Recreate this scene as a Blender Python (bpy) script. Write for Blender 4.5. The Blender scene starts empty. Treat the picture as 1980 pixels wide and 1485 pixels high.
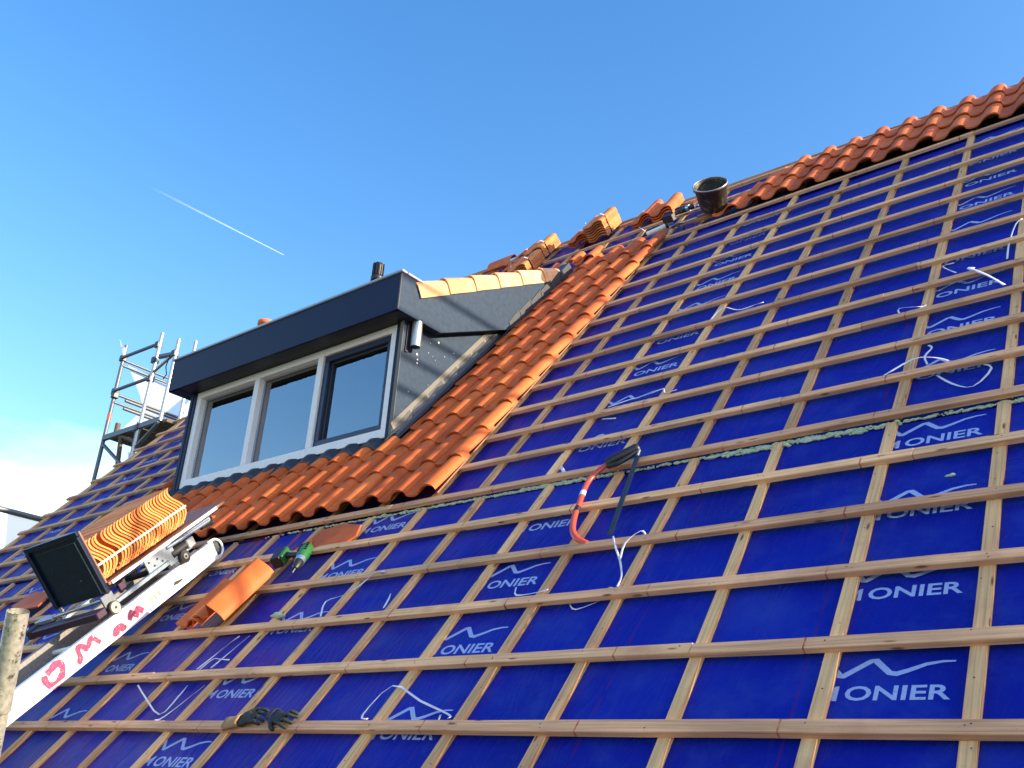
import bpy, bmesh, math, random
from mathutils import Vector, Matrix
random.seed(7)
R = math.radians
scene = bpy.context.scene
COL = scene.collection

# ---------------------------------------------------------------- camera
cam_d = bpy.data.cameras.new('camera')
cam = bpy.data.objects.new('camera', cam_d)
COL.objects.link(cam)
cam_d.sensor_width = 36.0
cam_d.lens = 1834.87 / 1980 * 36.0
cam_d.clip_start = 0.05
cam_d.clip_end = 20000
CW = Vector((0.69447215, -2.75596474, -0.23720024))
right = Vector((0.78059551, 0.62250106, 0.05624129))
down = Vector((-0.20982852, 0.34574653, -0.9145662))
fwd = Vector((-0.58876366, 0.70210524, 0.40050667))
m = Matrix((right, -down, -fwd)).transposed().to_4x4()
m.translation = CW
cam.matrix_world = m
scene.camera = cam

# ---------------------------------------------------------------- light
SUN = Vector((1.0, 0.30, 0.42)).normalized()
SUN_EL = math.asin(SUN.z)
SUN_AZ = math.atan2(SUN.x, SUN.y)
world = bpy.data.worlds.new('World')
scene.world = world
world.use_nodes = True
wt = world.node_tree
wt.nodes.clear()
wo = wt.nodes.new('ShaderNodeOutputWorld')
bg = wt.nodes.new('ShaderNodeBackground')
sky = wt.nodes.new('ShaderNodeTexSky')
sky.sky_type = 'NISHITA'
sky.sun_disc = False
sky.sun_elevation = SUN_EL
sky.sun_rotation = SUN_AZ
sky.altitude = 0
sky.air_density = 1.3
sky.dust_density = 1.3
sky.ozone_density = 1.6
hsv = wt.nodes.new('ShaderNodeHueSaturation')
hsv.inputs['Hue'].default_value = 0.509
hsv.inputs['Saturation'].default_value = 1.42
hsv.inputs['Value'].default_value = 1.2
wt.links.new(sky.outputs[0], hsv.inputs['Color'])
# clouds low above the horizon
geo = wt.nodes.new('ShaderNodeTexCoord')
sep = wt.nodes.new('ShaderNodeSeparateXYZ')
wt.links.new(geo.outputs['Generated'], sep.inputs[0])
mp = wt.nodes.new('ShaderNodeMapping')
mp.inputs['Scale'].default_value = (3.2, 3.2, 11.0)
wt.links.new(geo.outputs['Generated'], mp.inputs[0])
nz = wt.nodes.new('ShaderNodeTexNoise')
nz.inputs['Scale'].default_value = 1.0
nz.inputs['Detail'].default_value = 7
nz.inputs['Roughness'].default_value = 0.5
wt.links.new(mp.outputs[0], nz.inputs['Vector'])
el = wt.nodes.new('ShaderNodeMapRange')
el.inputs['From Min'].default_value = 0.17
el.inputs['From Max'].default_value = 0.34
el.inputs['To Min'].default_value = 0.62
el.inputs['To Max'].default_value = -0.25
wt.links.new(sep.outputs['Z'], el.inputs['Value'])
ad = wt.nodes.new('ShaderNodeMath'); ad.operation = 'ADD'
wt.links.new(nz.outputs['Fac'], ad.inputs[0]); wt.links.new(el.outputs[0], ad.inputs[1])
cr = wt.nodes.new('ShaderNodeValToRGB')
cr.color_ramp.elements[0].position = 0.50
cr.color_ramp.elements[1].position = 0.86
cr.color_ramp.elements[0].color = (0, 0, 0, 1)
cr.color_ramp.elements[1].color = (1, 1, 1, 1)
wt.links.new(ad.outputs[0], cr.inputs[0])
mix = wt.nodes.new('ShaderNodeMix'); mix.data_type = 'RGBA'
mix.inputs[7].default_value = (5.4, 5.8, 6.2, 1)
wt.links.new(cr.outputs[0], mix.inputs[0])
wt.links.new(hsv.outputs[0], mix.inputs[6])
wt.links.new(mix.outputs[2], bg.inputs[0])
bg.inputs[1].default_value = 0.145
wt.links.new(bg.outputs[0], wo.inputs[0])

sun_d = bpy.data.lights.new('sun', 'SUN')
sun_d.energy = 5.0
sun_d.angle = R(0.5)
sun_d.color = (1.0, 0.83, 0.60)
sun = bpy.data.objects.new('sun', sun_d)
COL.objects.link(sun)
sun.rotation_euler = SUN.to_track_quat('Z', 'Y').to_euler()
sun.location = (20, 6, 12)

vs = scene.view_settings
vs.view_transform = 'Standard'
vs.look = 'None'
vs.gamma = 1
vs.use_curve_mapping = False
vs.exposure = 1.05

# ---------------------------------------------------------------- materials
def new_mat(name):
    mt = bpy.data.materials.new(name); mt.use_nodes = True
    nt = mt.node_tree
    b = nt.nodes['Principled BSDF']
    return mt, nt, b

def N(nt, t, **kw):
    n = nt.nodes.new(t)
    for k, v in kw.items():
        if k in n.inputs.keys(): n.inputs[k].default_value = v
        else: setattr(n, k, v)
    return n

def coords(nt, scale, kind='Object', rnd=False):
    tc = N(nt, 'ShaderNodeTexCoord')
    mp = N(nt, 'ShaderNodeMapping')
    mp.inputs['Scale'].default_value = scale
    nt.links.new(tc.outputs[kind], mp.inputs[0])
    if rnd:
        oi = N(nt, 'ShaderNodeObjectInfo')
        ml = N(nt, 'ShaderNodeMath', operation='MULTIPLY')
        ml.inputs[1].default_value = 37.0
        nt.links.new(oi.outputs['Random'], ml.inputs[0])
        cb = N(nt, 'ShaderNodeCombineXYZ')
        for i in range(3): nt.links.new(ml.outputs[0], cb.inputs[i])
        nt.links.new(cb.outputs[0], mp.inputs['Location'])
    return mp

def ramp(nt, src, stops):
    r = N(nt, 'ShaderNodeValToRGB')
    e = r.color_ramp.elements
    while len(e) < len(stops): e.new(0.5)
    for i, (p, c) in enumerate(stops):
        e[i].position = p; e[i].color = (c[0], c[1], c[2], 1)
    nt.links.new(src, r.inputs[0])
    return r

def mixc(nt, fac, a, b, mode='MIX'):
    mx = N(nt, 'ShaderNodeMix', data_type='RGBA', blend_type=mode)
    for s, i in ((fac, 0), (a, 6), (b, 7)):
        if hasattr(s, 'is_output') or isinstance(s, bpy.types.NodeSocket): nt.links.new(s, mx.inputs[i])
        elif i == 0: mx.inputs[0].default_value = s
        else: mx.inputs[i].default_value = (s[0], s[1], s[2], 1)
    return mx.outputs[2]

def bump(nt, b, src, strength, dist=0.002):
    bm_ = N(nt, 'ShaderNodeBump'); bm_.inputs['Strength'].default_value = strength
    bm_.inputs['Distance'].default_value = dist
    nt.links.new(src, bm_.inputs['Height']); nt.links.new(bm_.outputs[0], b.inputs['Normal'])

def simple(name, col, rough=0.6, metal=0.0, var=0.15, scale=12, bmp=0.0, dirt=None, coat=0, spec=0.5):
    mt, nt, b = new_mat(name)
    mp = coords(nt, (scale,) * 3, rnd=True)
    nz = N(nt, 'ShaderNodeTexNoise'); nz.inputs['Detail'].default_value = 6
    nt.links.new(mp.outputs[0], nz.inputs['Vector'])
    lo = tuple(c * (1 - var) for c in col); hi = tuple(min(1, c * (1 + var)) for c in col)
    r = ramp(nt, nz.outputs['Fac'], [(0.3, lo), (0.7, hi)])
    out = r.outputs[0]
    if dirt:
        n2 = N(nt, 'ShaderNodeTexNoise'); n2.inputs['Scale'].default_value = 2.7; n2.inputs['Detail'].default_value = 8
        n2.inputs['Roughness'].default_value = 0.7
        nt.links.new(mp.outputs[0], n2.inputs['Vector'])
        r2 = ramp(nt, n2.outputs['Fac'], [(dirt[1], (0, 0, 0)), (dirt[1] + 0.1, (1, 1, 1))])
        out = mixc(nt, r2.outputs[0], out, dirt[0])
    nt.links.new(out, b.inputs['Base Color'])
    b.inputs['Roughness'].default_value = rough
    b.inputs['Metallic'].default_value = metal
    b.inputs['Specular IOR Level'].default_value = spec
    if coat: b.inputs['Coat Weight'].default_value = coat
    if bmp: bump(nt, b, nz.outputs['Fac'], bmp)
    return mt

def wood_mat(name, along, base=(0.72, 0.45, 0.26), chalk=False, grey=0.0):
    mt, nt, b = new_mat(name)
    sc = (2.2, 85, 85) if along == 'x' else (85, 2.2, 85)
    mp = coords(nt, sc, rnd=True)
    nz = N(nt, 'ShaderNodeTexNoise'); nz.inputs['Scale'].default_value = 1.0
    nz.inputs['Detail'].default_value = 5; nz.inputs['Distortion'].default_value = 0.6
    nt.links.new(mp.outputs[0], nz.inputs['Vector'])
    d = tuple(c * 0.70 for c in base); l = tuple(min(1, c * 1.22) for c in base)
    r = ramp(nt, nz.outputs['Fac'], [(0.30, d), (0.52, base), (0.72, l)])
    # broad tone change along the length + grey weathering
    mp2 = coords(nt, (1.9, 1.9, 1.9), rnd=True)
    n2 = N(nt, 'ShaderNodeTexNoise'); n2.inputs['Scale'].default_value = 1.3; n2.inputs['Detail'].default_value = 4
    nt.links.new(mp2.outputs[0], n2.inputs['Vector'])
    r2 = ramp(nt, n2.outputs['Fac'], [(0.35, (0.80, 0.76, 0.74)), (0.65, (1.1, 1.06, 1.0))])
    out = mixc(nt, 1.0, r.outputs[0], r2.outputs[0], 'MULTIPLY')
    oi = N(nt, 'ShaderNodeObjectInfo')
    r3 = ramp(nt, oi.outputs['Random'], [(0.0, (0.74, 0.68, 0.66)), (0.35, (0.98, 0.90, 0.86)), (0.7, (1.02, 1.0, 0.94)), (1.0, (1.14, 1.10, 1.0))])
    out = mixc(nt, 1.0, out, r3.outputs[0], 'MULTIPLY')
    # knots
    sck = (5.5, 22, 22) if along == 'x' else (22, 5.5, 22)
    mk = coords(nt, sck, rnd=True)
    vo = N(nt, 'ShaderNodeTexVoronoi'); vo.inputs['Scale'].default_value = 1.0
    nt.links.new(mk.outputs[0], vo.inputs['Vector'])
    rk = ramp(nt, vo.outputs['Distance'], [(0.07, (1, 1, 1)), (0.16, (0, 0, 0))])
    out = mixc(nt, rk.outputs[0], out, (0.20, 0.09, 0.04))
    # small nail heads / dirt specks
    ms = coords(nt, (16, 16, 16), rnd=True)
    v2 = N(nt, 'ShaderNodeTexVoronoi')
    nt.links.new(ms.outputs[0], v2.inputs['Vector'])
    rs = ramp(nt, v2.outputs['Distance'], [(0.055, (1, 1, 1)), (0.085, (0, 0, 0))])
    out = mixc(nt, rs.outputs[0], out, (0.10, 0.07, 0.055))
    # stains: pinkish tile dust
    n4 = N(nt, 'ShaderNodeTexNoise'); n4.inputs['Scale'].default_value = 3.1; n4.inputs['Detail'].default_value = 6
    nt.links.new(mp2.outputs[0], n4.inputs['Vector'])
    r4 = ramp(nt, n4.outputs['Fac'], [(0.58, (0, 0, 0)), (0.78, (0.55, 0.55, 0.55))])
    out = mixc(nt, r4.outputs[0], out, (0.46, 0.20, 0.12))
    if chalk:
        tc = N(nt, 'ShaderNodeTexCoord'); sp = N(nt, 'ShaderNodeSeparateXYZ')
        nt.links.new(tc.outputs['Object'], sp.inputs[0])
        a1 = N(nt, 'ShaderNodeMath', operation='MULTIPLY_ADD')
        a1.inputs[1].default_value = 1 / 0.6985; a1.inputs[2].default_value = 0.505 / 0.6985 + 20.0
        nt.links.new(sp.outputs['X'], a1.inputs[0])
        fr = N(nt, 'ShaderNodeMath', operation='FRACT'); nt.links.new(a1.outputs[0], fr.inputs[0])
        nw = N(nt, 'ShaderNodeTexNoise'); nw.inputs['Scale'].default_value = 30
        nt.links.new(tc.outputs['Object'], nw.inputs['Vector'])
        rr = ramp(nt, fr.outputs[0], [(0.0, (1, 1, 1)), (0.0065, (1, 1, 1)), (0.011, (0, 0, 0))])
        mm = mixc(nt, 1.0, rr.outputs[0], ramp(nt, nw.outputs['Fac'], [(0.35, (0.2, 0.2, 0.2)), (0.6, (1, 1, 1))]).outputs[0], 'MULTIPLY')
        out = mixc(nt, mm, out, (0.36, 0.035, 0.02))
    nt.links.new(out, b.inputs['Base Color'])
    b.inputs['Roughness'].default_value = 0.78
    b.inputs['Specular IOR Level'].default_value = 0.25
    bump(nt, b, nz.outputs['Fac'], 0.35, 0.0015)
    return mt

def tile_mat(name, base=(0.64, 0.135, 0.026)):
    mt, nt, b = new_mat(name)
    mp = coords(nt, (7, 7, 7), rnd=True)
    nz = N(nt, 'ShaderNodeTexNoise'); nz.inputs['Detail'].default_value = 8; nz.inputs['Scale'].default_value = 1.2
    nt.links.new(mp.outputs[0], nz.inputs['Vector'])
    r = ramp(nt, nz.outputs['Fac'], [(0.3, tuple(c * 0.82 for c in base)), (0.5, base), (0.75, (base[0] * 1.12, base[1] * 1.25, base[2] * 1.4))])
    oi = N(nt, 'ShaderNodeObjectInfo')
    r3 = ramp(nt, oi.outputs['Random'], [(0.0, (0.74, 0.68, 0.66)), (0.45, (0.97, 0.95, 0.95)), (1.0, (1.1, 1.22, 1.3))])
    out = mixc(nt, 1.0, r.outputs[0], r3.outputs[0], 'MULTIPLY')
    n2 = N(nt, 'ShaderNodeTexNoise'); n2.inputs['Scale'].default_value = 22; n2.inputs['Detail'].default_value = 4
    nt.links.new(mp.outputs[0], n2.inputs['Vector'])
    r2 = ramp(nt, n2.outputs['Fac'], [(0.60, (0, 0, 0)), (0.80, (0.45, 0.45, 0.45))])
    out = mixc(nt, r2.outputs[0], out, (0.24, 0.07, 0.04))
    nt.links.new(out, b.inputs['Base Color'])
    b.inputs['Roughness'].default_value = 0.62
    b.inputs['Specular IOR Level'].default_value = 0.35
    bump(nt, b, n2.outputs['Fac'], 0.25, 0.001)
    return mt

def sheet_mat():
    mt, nt, b = new_mat('blue_underlay_foil')
    mp = coords(nt, (1, 1, 1))
    nz = N(nt, 'ShaderNodeTexNoise'); nz.inputs['Scale'].default_value = 1.1; nz.inputs['Detail'].default_value = 7
    nt.links.new(mp.outputs[0], nz.inputs['Vector'])
    r = ramp(nt, nz.outputs['Fac'], [(0.3, (0.0012, 0.0080, 0.22)), (0.55, (0.002, 0.011, 0.30)), (0.8, (0.009, 0.030, 0.38))])
    out = r.outputs[0]
    # tile dust mixed with painted purple glare, growing towards the left
    sp = N(nt, 'ShaderNodeSeparateXYZ'); nt.links.new(mp.outputs[0], sp.inputs[0])
    mr = N(nt, 'ShaderNodeMapRange'); mr.inputs['From Min'].default_value = -1.6; mr.inputs['From Max'].default_value = -4.6
    mr.inputs['To Min'].default_value = 0.0; mr.inputs['To Max'].default_value = 0.7
    nt.links.new(sp.outputs['X'], mr.inputs['Value'])
    n2 = N(nt, 'ShaderNodeTexNoise'); n2.inputs['Scale'].default_value = 2.6; n2.inputs['Detail'].default_value = 8; n2.inputs['Roughness'].default_value = 0.65
    nt.links.new(mp.outputs[0], n2.inputs['Vector'])
    r2 = ramp(nt, n2.outputs['Fac'], [(0.42, (0, 0, 0)), (0.75, (1, 1, 1))])
    ml = N(nt, 'ShaderNodeMath', operation='MULTIPLY'); nt.links.new(r2.outputs[0], ml.inputs[0]); nt.links.new(mr.outputs[0], ml.inputs[1])
    out = mixc(nt, ml.outputs[0], out, (0.17, 0.07, 0.14))
    # orange tile grit streaked below the tiled field near the lift
    vd = N(nt, 'ShaderNodeVectorMath', operation='DISTANCE'); vd.inputs[1].default_value = (-4.35, 1.42, 0); nt.links.new(mp.outputs[0], vd.inputs[0])
    md = N(nt, 'ShaderNodeMapRange'); md.inputs['From Min'].default_value = .35; md.inputs['From Max'].default_value = .75; md.inputs['To Min'].default_value = 1; md.inputs['To Max'].default_value = 0
    nt.links.new(vd.outputs['Value'], md.inputs['Value'])
    mst = coords(nt, (12, 2.6, 1)); n6 = N(nt, 'ShaderNodeTexNoise'); n6.inputs['Scale'].default_value = 1.0; n6.inputs['Detail'].default_value = 5; nt.links.new(mst.outputs[0], n6.inputs['Vector'])
    r6 = ramp(nt, n6.outputs['Fac'], [(0.50, (0, 0, 0)), (0.62, (.8, .8, .8))])
    m6 = N(nt, 'ShaderNodeMath', operation='MULTIPLY'); nt.links.new(r6.outputs[0], m6.inputs[0]); nt.links.new(md.outputs[0], m6.inputs[1])
    out = mixc(nt, m6.outputs[0], out, (0.36, 0.075, 0.02))
    # pale scuffs
    n5 = N(nt, 'ShaderNodeTexNoise'); n5.inputs['Scale'].default_value = 3.2; n5.inputs['Detail'].default_value = 9; n5.inputs['Roughness'].default_value = 0.7
    nt.links.new(mp.outputs[0], n5.inputs['Vector'])
    r5 = ramp(nt, n5.outputs['Fac'], [(0.47, (0, 0, 0)), (0.74, (0.62, 0.62, 0.62))])
    out = mixc(nt, r5.outputs[0], out, (0.028, 0.062, 0.34))
    # red snapped chalk line every third tile, broken up
    a1 = N(nt, 'ShaderNodeMath', operation='MULTIPLY_ADD')
    a1.inputs[1].default_value = 1 / 0.6985; a1.inputs[2].default_value = 0.505 / 0.6985 + 20.0
    nt.links.new(sp.outputs['X'], a1.inputs[0])
    fr = N(nt, 'ShaderNodeMath', operation='FRACT'); nt.links.new(a1.outputs[0], fr.inputs[0])
    rr = ramp(nt, fr.outputs[0], [(0.0, (1, 1, 1)), (0.005, (0.7, 0.7, 0.7)), (0.016, (0, 0, 0))])
    nw = N(nt, 'ShaderNodeTexNoise'); nw.inputs['Scale'].default_value = 9; nw.inputs['Detail'].default_value = 6
    nt.links.new(mp.outputs[0], nw.inputs['Vector'])
    rw = ramp(nt, nw.outputs['Fac'], [(0.45, (0, 0, 0)), (0.6, (0.75, 0.75, 0.75))])
    mm = mixc(nt, 1.0, rr.outputs[0], rw.outputs[0], 'MULTIPLY')
    out = mixc(nt, mm, out, (0.12, 0.006, 0.06))
    nt.links.new(out, b.inputs['Base Color'])
    b.inputs['Roughness'].default_value = 0.48
    b.inputs['Specular IOR Level'].default_value = 0.16
    mc = coords(nt, (5.0, 1.3, 1.0))
    n3 = N(nt, 'ShaderNodeTexNoise'); n3.inputs['Scale'].default_value = 1.6; n3.inputs['Detail'].default_value = 6
    n3.inputs['Distortion'].default_value = 1.4
    nt.links.new(mc.outputs[0], n3.inputs['Vector'])
    ab = N(nt, 'ShaderNodeMath', operation='SUBTRACT'); ab.inputs[1].default_value = 0.5; nt.links.new(n3.outputs['Fac'], ab.inputs[0])
    a2 = N(nt, 'ShaderNodeMath', operation='ABSOLUTE'); nt.links.new(ab.outputs[0], a2.inputs[0])
    pw = N(nt, 'ShaderNodeMath', operation='POWER'); pw.inputs[1].default_value = 0.5; nt.links.new(a2.outputs[0], pw.inputs[0])
    bump(nt, b, pw.outputs[0], 0.5, 0.012)
    return mt

M = {}
M['sheet'] = sheet_mat()
M['batten'] = wood_mat('batten_wood', 'x', chalk=True)
M['counter'] = wood_mat('counter_batten_wood', 'y', base=(0.76, 0.48, 0.24))
M['wood_end'] = wood_mat('ridge_wood', 'x', base=(0.50, 0.26, 0.14))
M['tile'] = tile_mat('terracotta_tile')
M['tile_edge'] = tile_mat('terracotta_tile_sunlit', base=(0.66, 0.20, 0.050))  # terracotta lightened for the sun on the pack edges; clay pot shares it
M['tile_verge'] = tile_mat('terracotta_tile_sunlit_verge', base=(0.84, 0.42, 0.20))  # same clay as the laid tiles, lightened to paint in strong sun
M['print'] = simple('pale_blue_print', (0.34, 0.42, 0.68), 0.6, var=0.10, scale=30, dirt=((0.05, 0.08, 0.42), 0.60))
M['foam'] = simple('pale_green_foam', (0.46, 0.56, 0.38), 0.85, var=0.2, scale=30, bmp=0.6)
M['strap'] = simple('white_plastic_strap', (0.72, 0.72, 0.80), 0.4, var=0.06)
M['navy'] = simple('navy_panel', (0.0035, 0.010, 0.042), 0.5, var=0.08, scale=3, spec=0.25)
M['cheek'] = simple('grey_cladding', (0.020, 0.042, 0.080), 0.6, var=0.2, scale=5, dirt=((0.10, 0.115, 0.14), 0.66), spec=0.2)
M['soffit'] = simple('black_soffit', (0.010, 0.011, 0.016), 0.5, var=0.1)
M['frame_white'] = simple('cream_window_paint', (0.86, 0.83, 0.80), 0.45, var=0.04, scale=6)
M['sash_navy'] = simple('navy_sash', (0.010, 0.018, 0.055), 0.35, var=0.05)
M['zinc'] = simple('zinc_trim', (0.42, 0.43, 0.47), 0.4, metal=0.6, var=0.12, scale=20)
M['lead'] = simple('lead_flashing', (0.040, 0.044, 0.058), 0.42, var=0.25, scale=14, bmp=0.5, dirt=((0.085, 0.085, 0.095), 0.62))
M['tan_strip'] = simple('tan_foil_strip', (0.16, 0.15, 0.13), 0.75, var=0.15, scale=20, bmp=0.3)
M['galv'] = simple('galvanised_tube', (0.46, 0.47, 0.48), 0.38, metal=0.75, var=0.2, scale=22, dirt=((0.10, 0.085, 0.065), 0.60))
M['galv_worn'] = simple('worn_mortar_stained_tube', (0.52, 0.50, 0.42), 0.42, metal=0.55, var=0.25, scale=16, bmp=0.6, dirt=((0.06, 0.05, 0.04), 0.54))
M['steel_dark'] = simple('dark_steel', (0.06, 0.07, 0.085), 0.45, metal=0.5, var=0.25, scale=18)
M['scaf_dark'] = simple('weathered_scaffold_steel', (0.14, 0.16, 0.19), 0.5, metal=0.5, var=0.25, scale=18)
M['alu'] = simple('white_aluminium', (0.82, 0.81, 0.80), 0.38, metal=0.15, var=0.06, scale=9, dirt=((0.55, 0.49, 0.42), 0.68))
M['rail_grey'] = simple('shaded_grey_aluminium', (0.20, 0.19, 0.18), 0.6, var=0.25, scale=12)  # left rail's shade under the platform put into a darker grey
M['magenta'] = simple('magenta_spray_paint', (0.26, 0.018, 0.085), 0.6, var=0.35, scale=25, dirt=((0.62, 0.28, 0.40), 0.55))
M['brown_paint'] = simple('brown_stencil_paint', (0.40, 0.25, 0.16), 0.6, var=0.3, scale=40)
M['box_navy'] = simple('black_blue_steel', (0.008, 0.016, 0.042), 0.3, metal=0.2, var=0.2, scale=6, coat=0.3)
M['ply'] = simple('rusty_plywood', (0.23, 0.10, 0.06), 0.55, var=0.25, scale=14, bmp=0.4)
M['rubber'] = simple('black_rubber', (0.025, 0.025, 0.027), 0.7, var=0.2)
M['hub'] = simple('pale_hub', (0.36, 0.34, 0.29), 0.5, var=0.1)
M['steel_bright'] = simple('bright_steel', (0.45, 0.55, 0.66), 0.3, metal=0.8, var=0.15, scale=14)
M['purple'] = simple('violet_plastic', (0.030, 0.008, 0.032), 0.45, var=0.2)  # violet darkened in the colour for the shade under the lift
M['tile_lift'] = tile_mat('terracotta_tile_sunlit_lift', base=(0.72, 0.235, 0.055))  # terracotta lightened to paint sun on the tile ends
M['net'] = None
M['saw_red'] = simple('orange_red_enamel', (0.62, 0.075, 0.03), 0.32, var=0.12, scale=30, coat=0.4)
M['black_plastic'] = simple('black_plastic', (0.014, 0.014, 0.016), 0.45, var=0.2)
M['blade'] = simple('dark_blade_steel', (0.045, 0.05, 0.065), 0.4, metal=0.4, var=0.2)
M['label_white'] = simple('white_label', (0.7, 0.7, 0.72), 0.5, var=0.05)
M['green'] = simple('green_plastic', (0.02, 0.13, 0.03), 0.35, var=0.15, coat=0.2)
M['teal'] = simple('dark_teal_plastic', (0.012, 0.05, 0.06), 0.4, var=0.2)
M['glove_dark'] = simple('dark_green_rubber_glove', (0.012, 0.020, 0.016), 0.7, var=0.4, scale=30, bmp=0.6, dirt=((0.10, 0.11, 0.05), 0.62))
M['glove_cuff'] = simple('tan_knit_cuff', (0.34, 0.20, 0.09), 0.85, var=0.25, scale=60, bmp=0.6)
M['bucket'] = simple('black_rubber_bucket', (0.035, 0.033, 0.033), 0.5, var=0.2, scale=9, dirt=((0.19, 0.16, 0.12), 0.54))
M['brick'] = simple('house_brick', (0.28, 0.13, 0.08), 0.85, var=0.2, scale=6)
M['grass'] = simple('grass_ground', (0.05, 0.08, 0.03), 0.9, var=0.35, scale=0.6)
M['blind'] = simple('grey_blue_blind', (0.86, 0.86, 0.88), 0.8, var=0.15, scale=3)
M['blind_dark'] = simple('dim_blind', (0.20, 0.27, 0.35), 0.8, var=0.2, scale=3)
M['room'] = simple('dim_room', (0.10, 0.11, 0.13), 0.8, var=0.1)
M['plank'] = simple('scaffold_plank', (0.13, 0.085, 0.06), 0.8, var=0.3, scale=14)

def glass_mat():
    mt, nt, b = new_mat('window_glass')
    nt.nodes.remove(b)
    out = nt.nodes['Material Output']
    gl = N(nt, 'ShaderNodeBsdfGlossy'); gl.inputs['Roughness'].default_value = 0.015
    gl.inputs['Color'].default_value = (0.80, 0.80, 0.82, 1)
    tr = N(nt, 'ShaderNodeBsdfTransparent'); tr.inputs['Color'].default_value = (0.93, 0.95, 0.96, 1)
    fr = N(nt, 'ShaderNodeFresnel'); fr.inputs['IOR'].default_value = 1.75
    mp = coords(nt, (2.0, 2.0, 2.0)); nz = N(nt, 'ShaderNodeTexNoise'); nt.links.new(mp.outputs[0], nz.inputs['Vector'])
    bp = N(nt, 'ShaderNodeBump'); bp.inputs['Strength'].default_value = 0.05; bp.inputs['Distance'].default_value = 0.01
    nt.links.new(nz.outputs['Fac'], bp.inputs['Height']); nt.links.new(bp.outputs[0], gl.inputs['Normal'])
    ad = N(nt, 'ShaderNodeMath', operation='MULTIPLY_ADD'); ad.inputs[1].default_value = 1.4; ad.inputs[2].default_value = 0.20
    nt.links.new(fr.outputs[0], ad.inputs[0])
    mx = N(nt, 'ShaderNodeMixShader'); nt.links.new(ad.outputs[0], mx.inputs[0])
    nt.links.new(tr.outputs[0], mx.inputs[1]); nt.links.new(gl.outputs[0], mx.inputs[2])
    nt.links.new(mx.outputs[0], out.inputs[0])
    return mt
M['glass'] = glass_mat()

def net_mat():
    mt, nt, b = new_mat('white_scaffold_netting')
    out = nt.nodes['Material Output']
    b.inputs['Base Color'].default_value = (0.75, 0.78, 0.86, 1); b.inputs['Roughness'].default_value = 0.7
    tl = N(nt, 'ShaderNodeBsdfTranslucent'); tl.inputs['Color'].default_value = (0.75, 0.8, 0.9, 1)
    tr = N(nt, 'ShaderNodeBsdfTransparent')
    m1 = N(nt, 'ShaderNodeMixShader'); m1.inputs[0].default_value = 0.5
    nt.links.new(b.outputs[0], m1.inputs[1]); nt.links.new(tl.outputs[0], m1.inputs[2])
    m2 = N(nt, 'ShaderNodeMixShader'); m2.inputs[0].default_value = 0.35
    nt.links.new(m1.outputs[0], m2.inputs[1]); nt.links.new(tr.outputs[0], m2.inputs[2])
    nt.links.new(m2.outputs[0], out.inputs[0])
    return mt
M['net'] = net_mat()

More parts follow.
